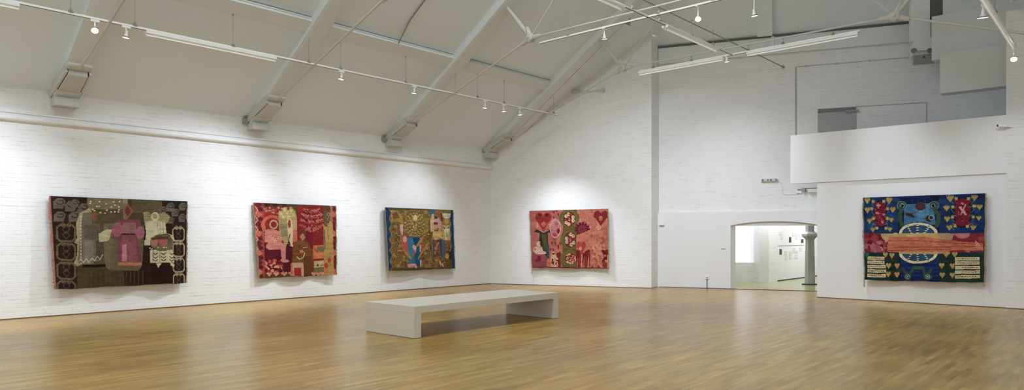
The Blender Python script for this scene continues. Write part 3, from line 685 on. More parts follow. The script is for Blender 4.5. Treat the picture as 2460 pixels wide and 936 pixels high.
def design_brown():
    s = Cloth([(68,70),(1208,115),(1198,793),(105,848)], 330, 220, (50,36,26))
    s.R(350,60,980,420,(98,84,56)); s.R(350,60,680,330,(120,108,74)); s.R(640,60,710,130,(146,132,100))
    s.R(270,180,640,850,(88,76,48)); s.P([(270,650),(640,650),(640,860),(270,860)],(78,66,38))
    s.P([(480,300),(640,300),(640,690),(520,690),(490,660),(480,560)],(112,102,70)); s.P([(580,300),(830,300),(800,660),(770,690),(520,690)],(104,92,62))
    s.R(680,90,830,320,(74,64,44)); s.R(710,95,980,210,(92,80,54)); s.P([(820,320),(1060,300),(1060,800),(730,800),(720,780),(680,778),(640,740),(640,690),(780,690),(805,640)],(52,30,22))
    s.R(880,640,1075,800,(44,24,19))
    for x in range(360,820,37): s.R(x,690,x+9,840,(70,58,34))
    # curls in the upper corners
    g1, g2 = (98,90,80), (58,46,36)
    for x,y,w in ((138,128,95),(225,150,95),(255,128,70),(322,168,85),(140,238,92),(250,238,90),(985,188,72),(1055,160,80),(1100,205,70),(1170,155,70),(1165,250,72),(1060,270,60)):
        s.P([(x-w*.48,y+w*.5),(x-w*.48,y-w*.1),(x-w*.2,y-w*.42),(x+w*.25,y-w*.42),(x+w*.5,y-w*.15),(x+w*.3,y+w*.5)], g1)
        s.L([(x-w*.22,y-w*.02),(x-w*.05,y+w*.12),(x+w*.2,y+w*.12),(x+w*.35,y-w*.05),(x+w*.25,y-w*.22),(x+w*.02,y-w*.2)], w*.09, g2)
    # chains down both sides
    for x0,x1,y0,st,n,c in ((112,262,305,157,4,(104,88,60)),(1068,1188,330,128,4,(158,146,112))):
        for k in range(n):
            y = y0+k*st; h = st*.93; m = (x0+x1)/2; q = (x1-x0)*.17
            s.P([(x0+q,y),(x1-q,y),(x1,y+q),(x1,y+h-q),(x1-q,y+h),(x0+q,y+h),(x0,y+h-q),(x0,y+q)], c)
            t = (x1-x0)*.1
            s.P([(x0+q+t*.4,y+t),(x1-q-t*.4,y+t),(x1-t,y+q+t*.4),(x1-t,y+h-q-t*.4),(x1-q-t*.4,y+h-t),(x0+q+t*.4,y+h-t),(x0+t,y+h-q-t*.4),(x0+t,y+q+t*.4)], (46,30,22))
            for dy in (.3,.62):
                cy = y+h*dy; r = (x1-x0)*.22
                s.L([(m,cy-r),(m+r*.8,cy),(m,cy+r),(m-r*.8,cy),(m,cy-r)], 7, (78,68,56))
            for dx in (-.16,.16):
                cx = m+dx*(x1-x0); r = (x1-x0)*.13
                s.L([(cx,y-r+4),(cx+r,y+4),(cx,y+r+4),(cx-r,y+4),(cx,y-r+4)], 6, c)
    # scattered light dots
    for x,y in ((378,115),(447,117),(500,135),(562,118),(612,117),(425,156),(445,157),(505,188),(540,203),(542,160),(572,145),(604,160),(605,185),(570,200),(600,202),(455,208),(492,213),(392,180),(375,130),(407,190)): s.E(x,y,7,6,(212,200,165))
    # three upright banded shapes in grey, rose and cream
    s.P([(330,190),(370,165),(385,200),(385,300),(300,640),(272,655),(245,625),(270,560),(272,470),(245,455),(270,420),(262,300),(290,215)],(160,146,98))
    s.P([(315,210),(385,200),(390,300),(440,300),(450,360),(470,560),(455,610),(405,615),(400,650),(300,640),(275,615),(295,400)],(112,102,82))
    s.P([(322,310),(440,300),(470,380),(520,380),(500,410),(400,430),(320,420)],(94,86,70)); s.R(330,440,400,630,(126,118,96)); s.R(420,440,470,600,(82,74,58))
    for y in range(240,640,26): s.E(300,y,5,9,(190,180,150))
    s.L([(280,615),(300,590),(320,625),(345,590),(365,625),(390,585),(410,610),(430,570),(450,600),(470,560)], 6, (190,182,150))
    s.P([(372,230),(405,196),(438,235),(405,292)],(132,82,52))
    s.P([(440,385),(500,350),(545,350),(520,440),(500,450),(440,455)],(186,176,128)); s.R(312,640,490,664,(34,26,21))
    s.P([(600,265),(780,265),(800,340),(820,380),(800,420),(760,420),(800,600),(785,615),(590,615),(595,420),(540,430),(560,340)],(122,64,74))
    s.P([(640,290),(745,290),(750,380),(625,385)],(140,98,92)); s.P([(625,385),(740,385),(770,615),(620,615)],(138,74,84)); s.P([(630,480),(665,470),(668,615),(625,615)],(190,118,122))
    s.E(590,350,45,60,(158,88,98)); s.E(785,375,38,52,(160,92,108)); 
    for x in range(628,745,13): s.E(x,388,6,9,(60,28,32))
    s.P([(678,128),(724,196),(678,262),(634,196)],(150,76,56)); s.P([(678,150),(708,196),(678,240),(650,196)],(96,56,44))
    s.R(592,622,800,648,(190,106,74))
    s.P([(812,205),(850,200),(885,225),(950,220),(1000,205),(1050,240),(1030,290),(1010,305),(900,300),(820,290)],(150,140,96))
    for y in (225,245,265): s.L([(820,y),(840,y-8),(860,y),(880,y-8)],4,(108,98,66)); s.L([(960,y),(985,y-8),(1010,y),(1035,y-8)],4,(108,98,66))
    s.P([(825,290),(900,275),(1005,290),(1015,385),(940,390),(880,420),(870,470),(825,470),(835,380)],(196,186,148)); s.ring(915,240,34,36,12,(200,188,146))
    s.P([(1010,380),(1080,400),(1090,440),(1060,460),(1050,400)],(190,178,136)); s.P([(820,440),(870,440),(870,480),(820,480)],(196,186,148))
    for x in (935,960,985): s.L([(x,290),(x+2,380)],4,(140,128,98))
    s.P([(870,520),(1070,520),(1085,620),(1040,625),(870,628)],(194,184,142)); s.E(975,460,105,72,(110,102,68)); s.E(972,440,92,42,(92,82,54))
    s.E(908,450,32,40,(170,104,88)); s.E(985,450,40,42,(164,88,76)); s.P([(880,418),(1030,408),(1030,430),(880,436)],(84,62,40))
    for x in (885,940,990,1012,868,1055): s.E(x,500+((x*7)%22),6,5,(216,206,172))
    for x in (915,985,1060):
        for y in (545,575,600): s.L([(x-20,y),(x,y+14),(x+20,y)],7,(52,40,32))
    s.L([(900,520),(890,628)],5,(120,110,80)); s.L([(955,530),(950,628)],5,(120,110,80)); s.P([(920,630),(970,632),(938,670)],(190,180,140)); s.P([(1040,620),(1090,640),(1080,660),(1050,650)],(190,180,140))
    s.c[s.U < .006] = (170,90,70)
    return s
def design_red():
    s = Cloth([(85,72),(965,108),(952,845),(135,882)], 220, 186, (140,32,30))
    s.R(80,60,990,150,(94,66,36)); s.R(440,60,830,300,(96,68,38)); s.R(80,820,990,900,(92,62,34))
    s.R(530,110,815,640,(138,28,28)); s.R(620,330,705,650,(118,24,38)); s.R(180,500,400,700,(92,22,34)); s.R(400,440,470,820,(84,22,34)); s.P([(370,500),(450,395),(470,560),(400,560)],(60,24,32)); s.R(180,695,380,830,(142,28,36))
    # side bands
    for x0,x1,xs in ((80,190,135),(900,980,935)):
        s.R(x0,60,x1,890,(150,62,52))
        for k in range(8):
            y = 95+k*103
            s.P([(xs-40,y),(xs,y-34),(xs+36,y),(xs,y+36)],(196,96,66) if k%2 else (108,30,36)); s.E(xs+16,y+50,26,22,(92,30,40)); s.L([(xs-34,y+20),(xs-10,y+60),(xs-30,y+90)],10,(214,138,110))
    s.R(900,110,925,300,(176,102,70))
    # hearts along top and bottom
    for x in (215,300,390): s.heart(x,100,62,50,(70,40,28))
    for x in (237,312,388,455,715,760,800): s.heart(x,838,58,48,(206,138,104))
    # rose coloured form and lacy chains
    for i in range(22):
        a = PI*(.15+1.0*i/21); s.ring(270+95*math.cos(a+PI*.0), 310-90*math.sin(a), 17,15,7,(206,96,60))
    for y in range(330,480,30): s.ring(186,y,16,14,6,(206,110,70))
    s.blocks(200,120,330,200,[(196,112,100),(150,50,46)],26,40,30,3); s.speck(190,125,480,150,[(206,120,104),(150,44,42)],26,6,12,9)
    s.ring(285,306,44,50,14,(176,150,104)); s.P([(200,360),(270,355),(350,380),(375,470),(340,520),(190,490)],(204,118,106))
    s.P([(225,490),(370,500),(405,545),(400,690),(365,690),(355,575),(240,575)],(208,122,108)); s.E(245,535,40,38,(208,122,108)); s.E(382,690,30,18,(208,122,108))
    for x,y in ((245,430),(275,455),(315,465),(345,450),(300,490)): s.E(x,y,16,13,(226,170,136)); s.E(x,y,6,6,(110,36,36))
    s.L([(345,515),(450,513)],6,(190,150,150))
    # pale cluster, upper centre
    s.P([(335,160),(510,150),(525,240),(525,380),(480,380),(400,560),(360,420),(340,400)],(168,146,86)); s.P([(345,300),(420,300),(420,430),(365,440)],(138,128,84)); s.P([(480,240),(524,240),(524,375),(490,380)],(196,156,100))
    for x,y in ((360,190),(385,225),(425,190),(440,225),(470,160),(490,200),(400,150),(440,260)): s.E(x,y,26,30,(206,184,116)); s.ring(x,y,22,26,5,(150,112,74))
    s.P([(420,230),(470,250),(490,380),(470,545),(445,540),(430,400)],(214,184,138)); s.E(445,300,16,45,(150,60,52)); s.L([(450,410),(435,470),(455,545)],8,(60,30,30)); s.L([(480,400),(465,460),(475,540)],6,(230,210,180)); s.R(480,370,525,450,(196,108,84)); s.R(480,450,525,495,(206,100,56))
    # stacked zigzag garlands
    for j,(y,w) in enumerate(((135,180),(190,230),(250,250),(305,270),(335,180))):
        n = 17
        pts = [(690-w/2+w*i/n, y + 26*math.sin(PI*i/n) + (8 if i%2 else -8)) for i in range(n+1)]
        s.L([(690-w/2+w*i/8, y+14+28*math.sin(PI*i/8)) for i in range(9)], 20, (166,62,52)); s.L(pts, 5, (214,168,146) if j < 3 else (196,100,88))
        s.speck(690-w/2,y+5,690+w/2,y+45,[(110,26,36),(190,96,78)],26,5,10,j)
    s.L([(595,120),(670,190)],6,(66,30,28)); s.L([(565,205),(640,260)],6,(66,30,28)); s.L([(820,120),(770,170)],6,(66,30,28))
    # brown seated mass and the blocks beside it
    s.P([(545,375),(620,370),(625,410),(615,480),(545,440)],(104,66,34)); s.P([(585,395),(618,440),(585,486),(552,440)],(196,112,88))
    s.P([(495,490),(560,470),(640,490),(680,560),(700,600),(700,700),(690,820),(590,820),(585,715),(465,715),(475,600),(490,560)],(122,74,32)); s.P([(590,640),(680,640),(700,720),(690,820),(595,820)],(104,62,28)); s.L([(560,500),(540,560),(560,700)],5,(94,54,24)); s.L([(478,590),(560,600)],5,(84,48,24)); s.L([(475,635),(540,640)],5,(84,48,24))
    s.P([(640,560),(740,570),(735,600),(640,610)],(120,72,32)); s.L([(515,650),(545,680),(590,655),(605,610)],9,(206,184,116)); s.L([(590,552),(635,548)],8,(196,170,116)); s.E(570,595,24,16,(196,112,84))
    s.R(460,715,590,860,(190,154,112)); s.R(486,770,562,858,(162,32,30)); s.P([(440,730),(470,720),(470,860),(440,830)],(196,92,66))
    s.R(705,530,820,672,(204,112,58)); s.L([(715,560),(745,600),(760,608)],6,(60,40,34)); s.R(748,540,820,600,(120,104,70)); s.E(800,575,34,30,(120,106,72)); s.R(715,695,820,768,(186,162,106)); s.E(752,742,10,12,(60,44,32)); s.L([(780,748),(812,742)],7,(80,60,40)); s.R(712,768,820,812,(110,100,64))
    # yellow tall form, green beads
    s.R(820,300,925,850,(176,136,64)); s.P([(845,345),(860,330),(875,420),(890,270),(905,270),(920,300),(920,500),(845,500)],(184,146,72)); s.L([(868,380),(872,470)],5,(90,52,34)); s.R(870,160,900,270,(100,62,38))
    for y in (190,240,300): s.E(850,y,26,30,(96,84,54)); s.ring(882,y+10,18,20,6,(154,140,100))
    s.L([(830,370),(832,560),(815,580)],12,(96,92,64)); s.E(880,690,18,28,(170,50,38)); s.E(842,745,22,28,(186,52,40)); s.E(838,805,24,32,(196,100,62))
    s.blocks(190,690,420,810,[(206,130,98),(196,86,66),(80,30,36)],30,46,34,8); s.speck(200,710,400,800,[(214,150,110),(70,28,34)],18,8,13,12)
    s.R(380,680,450,815,(84,24,32)); s.E(400,700,34,16,(208,126,108))
    s.E(170,150,1,1,(0,0,0))
    return s
def design_olive():
    s = Cloth([(118,82),(878,113),(890,768),(145,800)], 176, 158, (128,100,48))
    g = [(150,122,62),(110,84,42),(168,136,58),(96,74,44),(134,98,46),(120,92,60),(160,118,66)]
    s.blocks(170,110,850,760,g,330,60,52,2); s.speck(170,330,850,760,[(176,140,60),(92,64,34),(150,120,76),(104,62,42)],150,6,12,4)
    for i in range(40):
        r = np.random.RandomState(i); x, y = r.uniform(180,300) if i%2 else r.uniform(500,640), r.uniform(380,740); s.ring(x,y,13,12,5,(84,54,34)); s.E(x,y,5,5,(196,160,84))
    s.P([(170,110),(250,120),(300,190),(300,250),(180,240)],(168,138,60)); s.P([(190,150),(240,130),(270,200),(200,220)],(116,80,40))
    s.R(160,80,880,112,(86,80,36)); s.R(150,762,890,800,(88,74,34)); s.R(290,768,500,800,(96,68,36))
    # blue edge bands with a wavy inner margin
    blue, bl2 = (24,62,104), (38,84,124)
    w = 10*np.sin(s.Y/19.0)
    s.put(s.X < 168+w, blue); s.put((s.X > 848+w*.8), blue); s.put((s.X>165+w)&(s.X<172+w),(150,122,60)); s.put((s.X>842+w*.8)&(s.X<848+w*.8),(150,130,70))
    # scaly yellow rosette
    s.E(430,270,118,140,(138,108,50))
    for k,(R1,R2,n) in enumerate(((104,124,19),(80,98,15),(56,70,11))):
        for i in range(n):
            a = 2*PI*i/n + k*.2; x, y = 430+R1*math.cos(a), 272+R2*math.sin(a); s.E(x,y,19,15,(78,54,30)); s.E(x,y,15,11,(178,146,72))
    s.E(432,262,42,70,(158,126,66)); s.E(438,200,24,34,(206,188,130)); s.speck(395,230,470,330,[(196,168,100),(120,88,46)],18,6,10,6)
    for x in (385,415,445,475): s.E(x,402,18,14,(80,54,30)); s.E(x,402,14,10,(186,146,74))
    # blue uprights with rose and orange leaves
    s.R(348,415,492,720,(46,108,142)); s.R(430,420,492,745,(30,86,126)); s.P([(405,420),(482,420),(460,480),(430,500)],(24,70,104)); s.R(350,650,430,712,(70,112,122)); s.P([(345,500),(400,430),(430,560),(390,700),(350,640)],(60,124,150))
    s.P([(270,270),(305,270),(300,390),(282,392),(268,330)],(212,160,142)); s.P([(265,400),(345,395),(350,660),(310,600),(275,500)],(172,84,66)); s.P([(280,470),(345,480),(350,640)],(190,78,48)); s.E(318,440,22,36,(214,156,146)); s.P([(270,420),(290,520),(360,610),(395,660),(380,668),(320,600)],(176,136,56))
    s.P([(395,520),(420,500),(450,520),(440,600),(420,560)],(220,168,146)); s.P([(405,590),(440,570),(430,610),(405,630)],(190,84,56)); s.P([(540,385),(545,400),(470,520),(445,515),(470,470)],(180,142,66)); s.P([(485,420),(530,430),(500,480)],(206,120,96))
    s.P([(488,490),(530,480),(530,600),(500,610)],(186,82,54)); s.P([(580,470),(595,480),(470,670),(462,650),(500,590)],(168,130,54)); s.P([(484,505),(500,500),(500,580),(486,580)],(222,180,164)); s.P([(345,715),(440,712),(458,755),(440,765),(420,745),(345,760)],(216,156,138)); s.R(490,670,505,748,(206,180,150))
    # pale yellow arch form with blue columns
    s.E(632,140,38,34,(46,98,116)); s.P([(625,160),(650,155),(655,230),(650,350),(610,360),(605,250)],(206,168,122)); s.P([(650,215),(710,200),(740,250),(735,345),(700,350),(695,250),(650,245)],(206,142,136)); s.R(655,180,690,212,(28,80,118)); s.P([(700,140),(750,160),(760,240),(735,235)],(118,62,36)); s.P([(650,140),(720,135),(735,230),(695,180)],(150,92,40))
    s.E(668,290,28,46,(190,146,92)); s.P([(645,250),(692,250),(690,275),(648,278)],(100,70,40)); s.R(630,350,742,440,(196,160,82)); s.E(655,390,22,26,(206,176,104)); s.E(692,392,22,26,(206,176,104))
    s.speck(625,425,770,455,[(206,166,86),(150,112,50)],22,7,11,5)
    s.P([(628,445),(645,445),(650,650),(632,650)],(52,84,110)); s.P([(700,445),(770,435),(780,540),(750,660),(715,640)],(84,88,104)); s.P([(700,450),(735,450),(735,640),(715,620)],(50,72,100)); s.R(645,450,702,640,(118,72,38)); s.speck(648,460,700,640,[(176,128,66),(146,72,42)],18,7,12,7)
    # right column of small motifs
    s.P([(750,150),(850,155),(848,185),(825,208),(780,208),(755,185)],(216,208,168))
    for x in range(768,845,18): s.L([(x-5,188),(x,172),(x+5,188)],3,(50,92,90))
    s.P([(770,215),(840,215),(838,275),(770,275)],(150,112,56)); s.E(800,240,26,32,(190,150,78)); s.P([(745,282),(840,282),(840,455),(750,452)],(190,160,84)); s.P([(760,290),(795,345),(830,290),(838,310),(800,362),(765,330)],(46,104,124)); s.P([(765,330),(835,320),(815,375),(800,450),(780,450)],(214,202,156)); s.R(790,370,806,420,(110,140,130))
    s.P([(780,460),(850,458),(850,520),(800,520)],(124,92,40)); s.L([(812,520),(832,540),(812,580),(835,610)],9,(58,46,32)); s.E(840,630,26,60,(60,50,34)); s.E(792,630,24,34,(186,142,70)); s.ring(792,630,30,40,7,(120,78,44)); s.P([(775,680),(850,670),(850,765),(770,765)],(104,78,36)); s.speck(700,690,775,745,[(206,176,110),(120,62,36)],34,5,9,15)
    return s
def design_pink():
    s = Cloth([(108,122),(982,98),(995,770),(140,758)], 190, 144, (178,100,76))
    s.P([(100,100),(520,100),(500,260),(360,170),(120,230)],(172,90,82)); s.R(120,230,360,620,(176,96,78)); s.R(620,90,990,300,(184,106,82)); s.R(120,590,312,790,(146,66,76)); s.R(200,720,320,790,(138,60,72))
    s.blocks(640,110,980,330,[(196,118,92),(168,90,70),(204,134,104)],50,26,70,3)
    s.heart(265,240,186,200,(142,38,36)); s.E(225,168,20,14,(84,24,28)); s.E(305,168,20,14,(84,24,28)); s.P([(268,236),(302,272),(268,308),(234,272)],(194,84,62)); s.P([(240,320),(295,320),(270,360)],(160,60,46))
    s.P([(185,262),(205,262),(212,300),(190,320),(180,290)],(196,128,112)); s.P([(330,262),(350,262),(352,320),(325,300)],(196,128,112))
    s.P([(160,355),(180,330),(220,335),(265,360),(320,330),(350,335),(364,365),(318,365),(322,480),(336,660),(314,660),(245,560),(215,480),(222,370),(165,362)],(56,50,40)); s.P([(245,380),(300,380),(312,560),(270,560)],(78,76,42)); s.L([(215,335),(268,366),(330,335)],6,(196,140,128)); s.P([(290,500),(330,500),(338,660),(316,660)],(70,74,84))
    for x,y in ((383,142),(415,128),(383,200),(410,222),(436,165)): s.P([(x-14,y-12),(x+10,y-18),(x+8,y+22)],(128,34,36))
    s.E(410,270,56,46,(186,116,110)); s.E(404,360,50,70,(176,104,104)); s.E(412,268,24,20,(148,92,104)); s.E(400,418,32,44,(150,70,76)); s.E(438,350,18,30,(110,26,32)); s.ring(404,320,62,110,8,(204,146,134)); s.R(340,460,470,520,(176,96,78))
    for x,y in ((365,490),(405,495),(440,525),(460,500),(350,560),(380,565),(440,540)): s.P([(x-12,y-22),(x+12,y-20),(x+4,y+24)],(124,32,34))
    s.E(215,492,28,30,(206,176,150)); s.P([(150,540),(180,520),(250,525),(262,570),(300,585),(295,610),(180,606),(150,570)],(206,168,142)); s.E(235,490,10,20,(70,44,40)); s.E(170,552,10,14,(170,100,84)); s.E(220,655,24,30,(112,28,34)); s.E(195,680,20,20,(120,30,40))
    s.R(440,590,470,770,(106,22,30)); s.P([(420,600),(470,580),(470,770),(430,770)],(116,28,32)); s.P([(360,600),(400,600),(430,660),(440,760),(360,760),(352,680)],(208,156,120)); s.E(382,618,20,36,(206,160,126)); s.R(366,595,400,612,(78,40,40)); s.speck(365,660,436,755,[(196,96,72),(222,180,144),(90,40,40)],30,7,13,9); s.P([(312,670),(350,660),(350,750),(300,740)],(196,116,84)); s.heart(330,720,46,60,(186,94,70))
    # green chain of three roundels
    ol = (98,84,36); s.R(490,90,640,780,ol)
    for cx,cy,rx,ry in ((560,205,112,100),(570,445,110,108),(578,665,118,112)): s.E(cx,cy,rx,ry,ol); s.E(cx,cy,rx*.94,ry*.94,(106,92,40))
    for cx,cy,rx,ry,sd in ((560,215,66,84,1),(575,445,66,86,2),(580,658,64,58,3)):
        s.E(cx,cy,rx,ry,(70,38,32))
        for i in range(9):
            a = 2*PI*i/9+sd; x, y = cx+rx*.68*math.cos(a), cy+ry*.68*math.sin(a); s.E(x,y,18,22,(206,166,132) if i%3 else (124,36,36)); s.E(x+5,y-3,6,7,(150,70,60))
        s.E(cx,cy,18,28,(186,86,64)); s.L([(cx-20,cy+30),(cx-4,cy-24)],5,(50,30,28)); s.L([(cx+22,cy+26),(cx+10,cy-20)],5,(50,30,28))
    s.R(530,625,625,690,(196,124,92)); s.speck(530,625,625,705,[(150,46,40),(210,150,116),(60,34,30)],34,6,10,20)
    # rose, hearts, flames, jar form
    for i in range(13):
        a = 2*PI*i/13; s.P([(705+46*math.cos(a-.3),328+44*math.sin(a-.3)),(705+84*math.cos(a-.15),328+82*math.sin(a-.15)),(705+84*math.cos(a+.15),328+82*math.sin(a+.15)),(705+46*math.cos(a+.3),328+44*math.sin(a+.3))],(108,20,38))
    s.E(705,328,64,62,(104,18,36)); 
    for r in (46,32,18): s.ring(705,328,r,r*.95,4,(168,76,84))
    s.heart(910,205,160,170,(132,32,36)); s.E(908,205,22,26,(178,90,72)); s.ring(908,205,16,20,5,(206,130,104))
    s.R(640,560,1000,790,(118,24,30)); s.P([(640,400),(800,330),(800,520),(720,600),(690,560),(640,560)],(190,110,84)); s.heart(695,540,100,150,(170,56,42)); s.E(685,543,16,22,(206,140,110))
    for i,x in enumerate(range(650,990,24)):
        h = 60+((i*37)%90); s.P([(x-12,790),(x+14,790),(x+8,790-h*.8),(x+12,640-((i*53)%70)),(x-4,790-h*1.3)], [(184,96,72),(150,48,44),(206,134,100)][i%3])
    s.P([(780,440),(800,370),(850,345),(930,350),(975,400),(965,470),(930,440),(915,500),(918,640),(910,745),(880,730),(868,680),(845,730),(800,750),(800,640),(795,500),(815,440)],(192,112,82)); s.P([(800,500),(915,500),(918,600),(870,640),(815,640)],(200,122,90))
    s.P([(885,270),(918,306),(885,342),(852,306)],(204,130,104)); s.speck(800,380,950,730,[(204,130,100),(176,96,74),(160,82,62)],60,9,20,3)
    s.P([(925,560),(960,600),(985,640),(985,750),(930,750)],(140,50,48)); s.speck(925,570,985,690,[(196,120,92),(96,24,30)],16,8,14,8)
    s.put(s.V>.985,(110,30,34))
    return s
def design_blue():
    s = Cloth([(80,115),(1058,80),(1055,798),(100,775)], 300, 214, (26,54,98))
    s.R(60,70,385,410,(22,56,100)); s.R(380,70,715,400,(20,34,72)); s.R(715,70,1070,400,(22,54,98)); s.R(60,70,1070,118,(20,42,82)); s.R(640,90,715,210,(24,30,56))
    s.blocks(80,100,380,400,[(26,66,112),(20,48,88)],24,90,60,5); s.blocks(720,90,1050,390,[(26,62,110),(20,46,86)],24,90,60,6)
    # pale blue field with brown ovals, curled green sides
    s.P([(430,165),(640,160),(640,205),(672,205),(690,330),(430,335)],(62,112,150)); s.P([(520,175),(630,170),(640,300),(540,310)],(76,132,168))
    for y in (200,240,285): s.L([(430,y),(680,y-6)],3,(46,92,130))
    for x in (495,545,600): s.L([(x,130),(x,330)],3,(46,92,130))
    s.E(564,184,42,34,(80,52,44)); s.ring(564,184,30,22,4,(56,36,34)); s.P([(440,240),(490,240),(525,275),(500,272),(445,258)],(64,44,46)); s.L([(490,248),(545,225)],5,(70,60,66)); s.E(635,282,30,26,(60,44,40)); s.ring(652,275,22,20,5,(150,176,186))
    for sg, x in ((1,410),(-1,672)):
        s.E(x,178,40,36,(60,82,66)); s.ring(x,178,40,36,4,(120,150,140)); s.E(x+6*sg,180,16,18,(26,36,60)); s.ring(x+6*sg,180,17,19,4,(150,180,170))
        s.L([(x-2*sg,205),(x-14*sg if sg>0 else x+36,250),(x-10*sg if sg>0 else x+36,300),(x+4*sg if sg>0 else x+22,340)],34,(58,80,58))
    # oval wheel behind the band
    for cy, y0, y1 in ((400,300,402),(560,555,660)):
        m0 = (s.Y>y0)&(s.Y<y1)
        for rx, ry, col in ((162,88,(24,34,52)),(157,84,(214,206,160)),(132,64,(30,36,50)),(126,60,(38,78,116))):
            s.put(m0 & (((s.X-546)/rx)**2+((s.Y-cy)/ry)**2 < 1), col)
    for x0,y0,x1,y1 in ((462,350,490,398),(542,338,542,398),(632,352,600,398),(462,628,492,572),(546,640,544,572),(628,628,602,572)):
        s.L([(x0,y0),(x1,y1)],20,(22,40,64)); 
        for t in (0,.33,.66,1): s.L([(x0+(x1-x0)*t-6,y0+(y1-y0)*t),(x0+(x1-x0)*t+6,y0+(y1-y0)*t)],10,(206,204,170))
    # red scalloped shields with mustard hearts
    for cx,cy,rx,ry,sd in ((228,245,48,100,1),(892,232,58,112,2)):
        s.E(cx,cy,rx*1.5,ry*1.12,(22,36,70)); s.E(cx,cy,rx,ry,(118,24,44))
        for k in (-.75,-.25,.25,.75): s.E(cx,cy+k*ry,rx*1.1,ry*.2,(122,26,46))
        s.blocks(cx-rx*.7,cy-ry*.7,cx+rx*.7,cy+ry*.7,[(164,60,76),(96,16,36),(196,120,128)],14,34,34,sd)
        for k in range(4):
            y = cy-ry*.98+k*ry*.62
            for sg in (-1,1): s.L([(cx+sg*rx*.8,y),(cx+sg*rx*1.3,y-10),(cx+sg*rx*1.45,y+22),(cx+sg*rx*1.1,y+44)],5,(92,116,124))
    s.P([(860,190),(875,185),(925,250),(912,258)],(206,160,150)); s.L([(880,250),(915,170)],10,(200,140,140)); s.R(195,170,230,184,(206,130,130)); s.R(205,158,216,200,(206,130,130))
    mu, mu2 = (182,150,64), (196,162,74)
    for x,y,w in ((116,140,50),(306,138,52),(118,217,48),(336,212,46),(137,305,42),(324,295,38),(167,374,40),(312,370,38),(797,122,54),(981,117,48),(770,200,48),(1018,193,44),(775,287,46),(1013,281,38),(792,356,44),(973,356,42)):
        s.heart(x,y,w,w*1.05,mu)
        for k in (-.3,0,.3): s.L([(x+k*w,y-w*.52),(x+k*w,y-w*.3)],4,(40,50,60))
    for x,y in ((156,205),(172,283),(200,360),(168,146),(293,203),(290,282),(280,360),(258,146),(845,122),(935,122),(818,188),(980,182),(815,270),(972,270),(835,340),(930,345)): s.R(x-12,y-11,x+12,y+11,mu2)
    # crosswise band: dark red, sand, salmon
    s.R(80,402,1060,552,(136,34,52)); s.R(150,480,270,552,(164,72,84)); s.blocks(90,410,250,545,[(112,22,40),(152,52,66),(176,92,100)],20,70,60,7)
    s.P([(235,405),(800,398),(775,455),(690,470),(280,470),(240,430)],(190,158,92)); s.P([(440,400),(640,398),(620,430),(460,430)],(204,170,104)); s.P([(700,400),(830,400),(810,455),(710,455)],(176,140,110)); s.R(345,395,375,430,(204,170,104))
    s.P([(310,432),(600,430),(680,440),(850,465),(1040,480),(1050,540),(800,535),(780,552),(300,552),(285,520),(300,470)],(198,108,74)); s.P([(380,552),(400,566),(790,566),(790,548)],(196,160,100))
    s.blocks(310,440,1030,545,[(206,118,84),(188,98,68)],26,90,34,4)
    for pts in ([(300,460),(560,462),(760,474),(1030,492)],[(300,515),(720,510),(1040,505)],[(300,538),(560,536),(800,530)]): s.L(pts,5,(150,62,46))
    s.P([(820,400),(950,400),(940,430),(900,445),(860,440)],(186,112,116)); s.P([(985,455),(1030,500),(1040,530),(990,520)],(206,132,100)); s.R(1010,430,1052,470,(158,60,66)); s.blocks(215,470,280,535,[(150,64,66),(212,140,112)],10,24,20,9)
    # lower part
    s.R(60,556,385,800,(32,54,48)); s.R(720,556,1070,820,(34,56,46)); s.R(385,645,718,800,(18,36,84)); s.R(385,556,400,800,(22,32,60)); s.blocks(300,600,385,770,[(44,64,46),(26,42,40)],12,60,50,4)
    for y in (670,702,732): s.R(400,y,715,y+14,(24,50,110))
    for cy, y0, y1 in ((560,555,660),):
        m0 = (s.Y>y0)&(s.Y<y1)
        for rx, ry, col in ((162,90,(24,34,52)),(157,86,(214,206,160)),(132,66,(30,36,50)),(126,62,(38,78,116))):
            s.put(m0 & (((s.X-546)/rx)**2+((s.Y-cy)/ry)**2 < 1), col)
    for x0,y0,x1,y1 in ((462,616,488,572),(546,624,544,572),(628,616,602,572)):
        s.L([(x0,y0),(x1,y1)],20,(22,40,64))
        for t in (0,.33,.66,1): s.L([(x0+(x1-x0)*t-6,y0+(y1-y0)*t),(x0+(x1-x0)*t+6,y0+(y1-y0)*t)],8,(206,204,170))
    s.P([(385,552),(800,548),(795,566),(390,568)],(188,158,92))
    s.P([(500,668),(590,668),(600,692),(500,692)],(70,88,60)); s.L([(420,685),(445,720),(475,735),(510,680)],20,(60,80,56)); s.L([(655,690),(630,725),(600,735),(590,685)],20,(60,80,56))
    for x in (460,626): s.E(x,750,34,26,(62,84,66)); s.ring(x,750,20,17,4,(150,180,170)); s.E(x,750,6,6,(190,200,180))
    for x,y in ((275,575),(330,580),(768,572),(834,572),(303,662),(373,662),(735,662),(816,662),(300,730),(372,732),(740,738),(816,736)): s.heart(x,y,42,46,(186,148,72) if (x+y)%3 else (196,136,80))
    # cream bars with plain dark dashes
    for i in range(5):
        for x0, x1, y, h in ((122,(268,268,278,282,280)[i],(587,620,655,690,727)[i],27),(836,1022,(592,626,662,698,736)[i],28)):
            s.R(x0-4,y-4,x1+4,y+h+4,(28,40,40)); s.R(x0,y,x1,y+h,(206,192,142))
            g = np.random.RandomState(int(x0+i)); xs = x0+14+ (40 if (x0>800 and i in (2,3)) else 0)
            while xs < x1-22:
                wdt = g.uniform(7,15); s.R(xs,y+10,xs+wdt,y+17,(96,82,60)); xs += wdt+g.uniform(4,9)
    s.P([(100,556),(140,560),(120,610),(105,590)],(56,100,76))
    return s
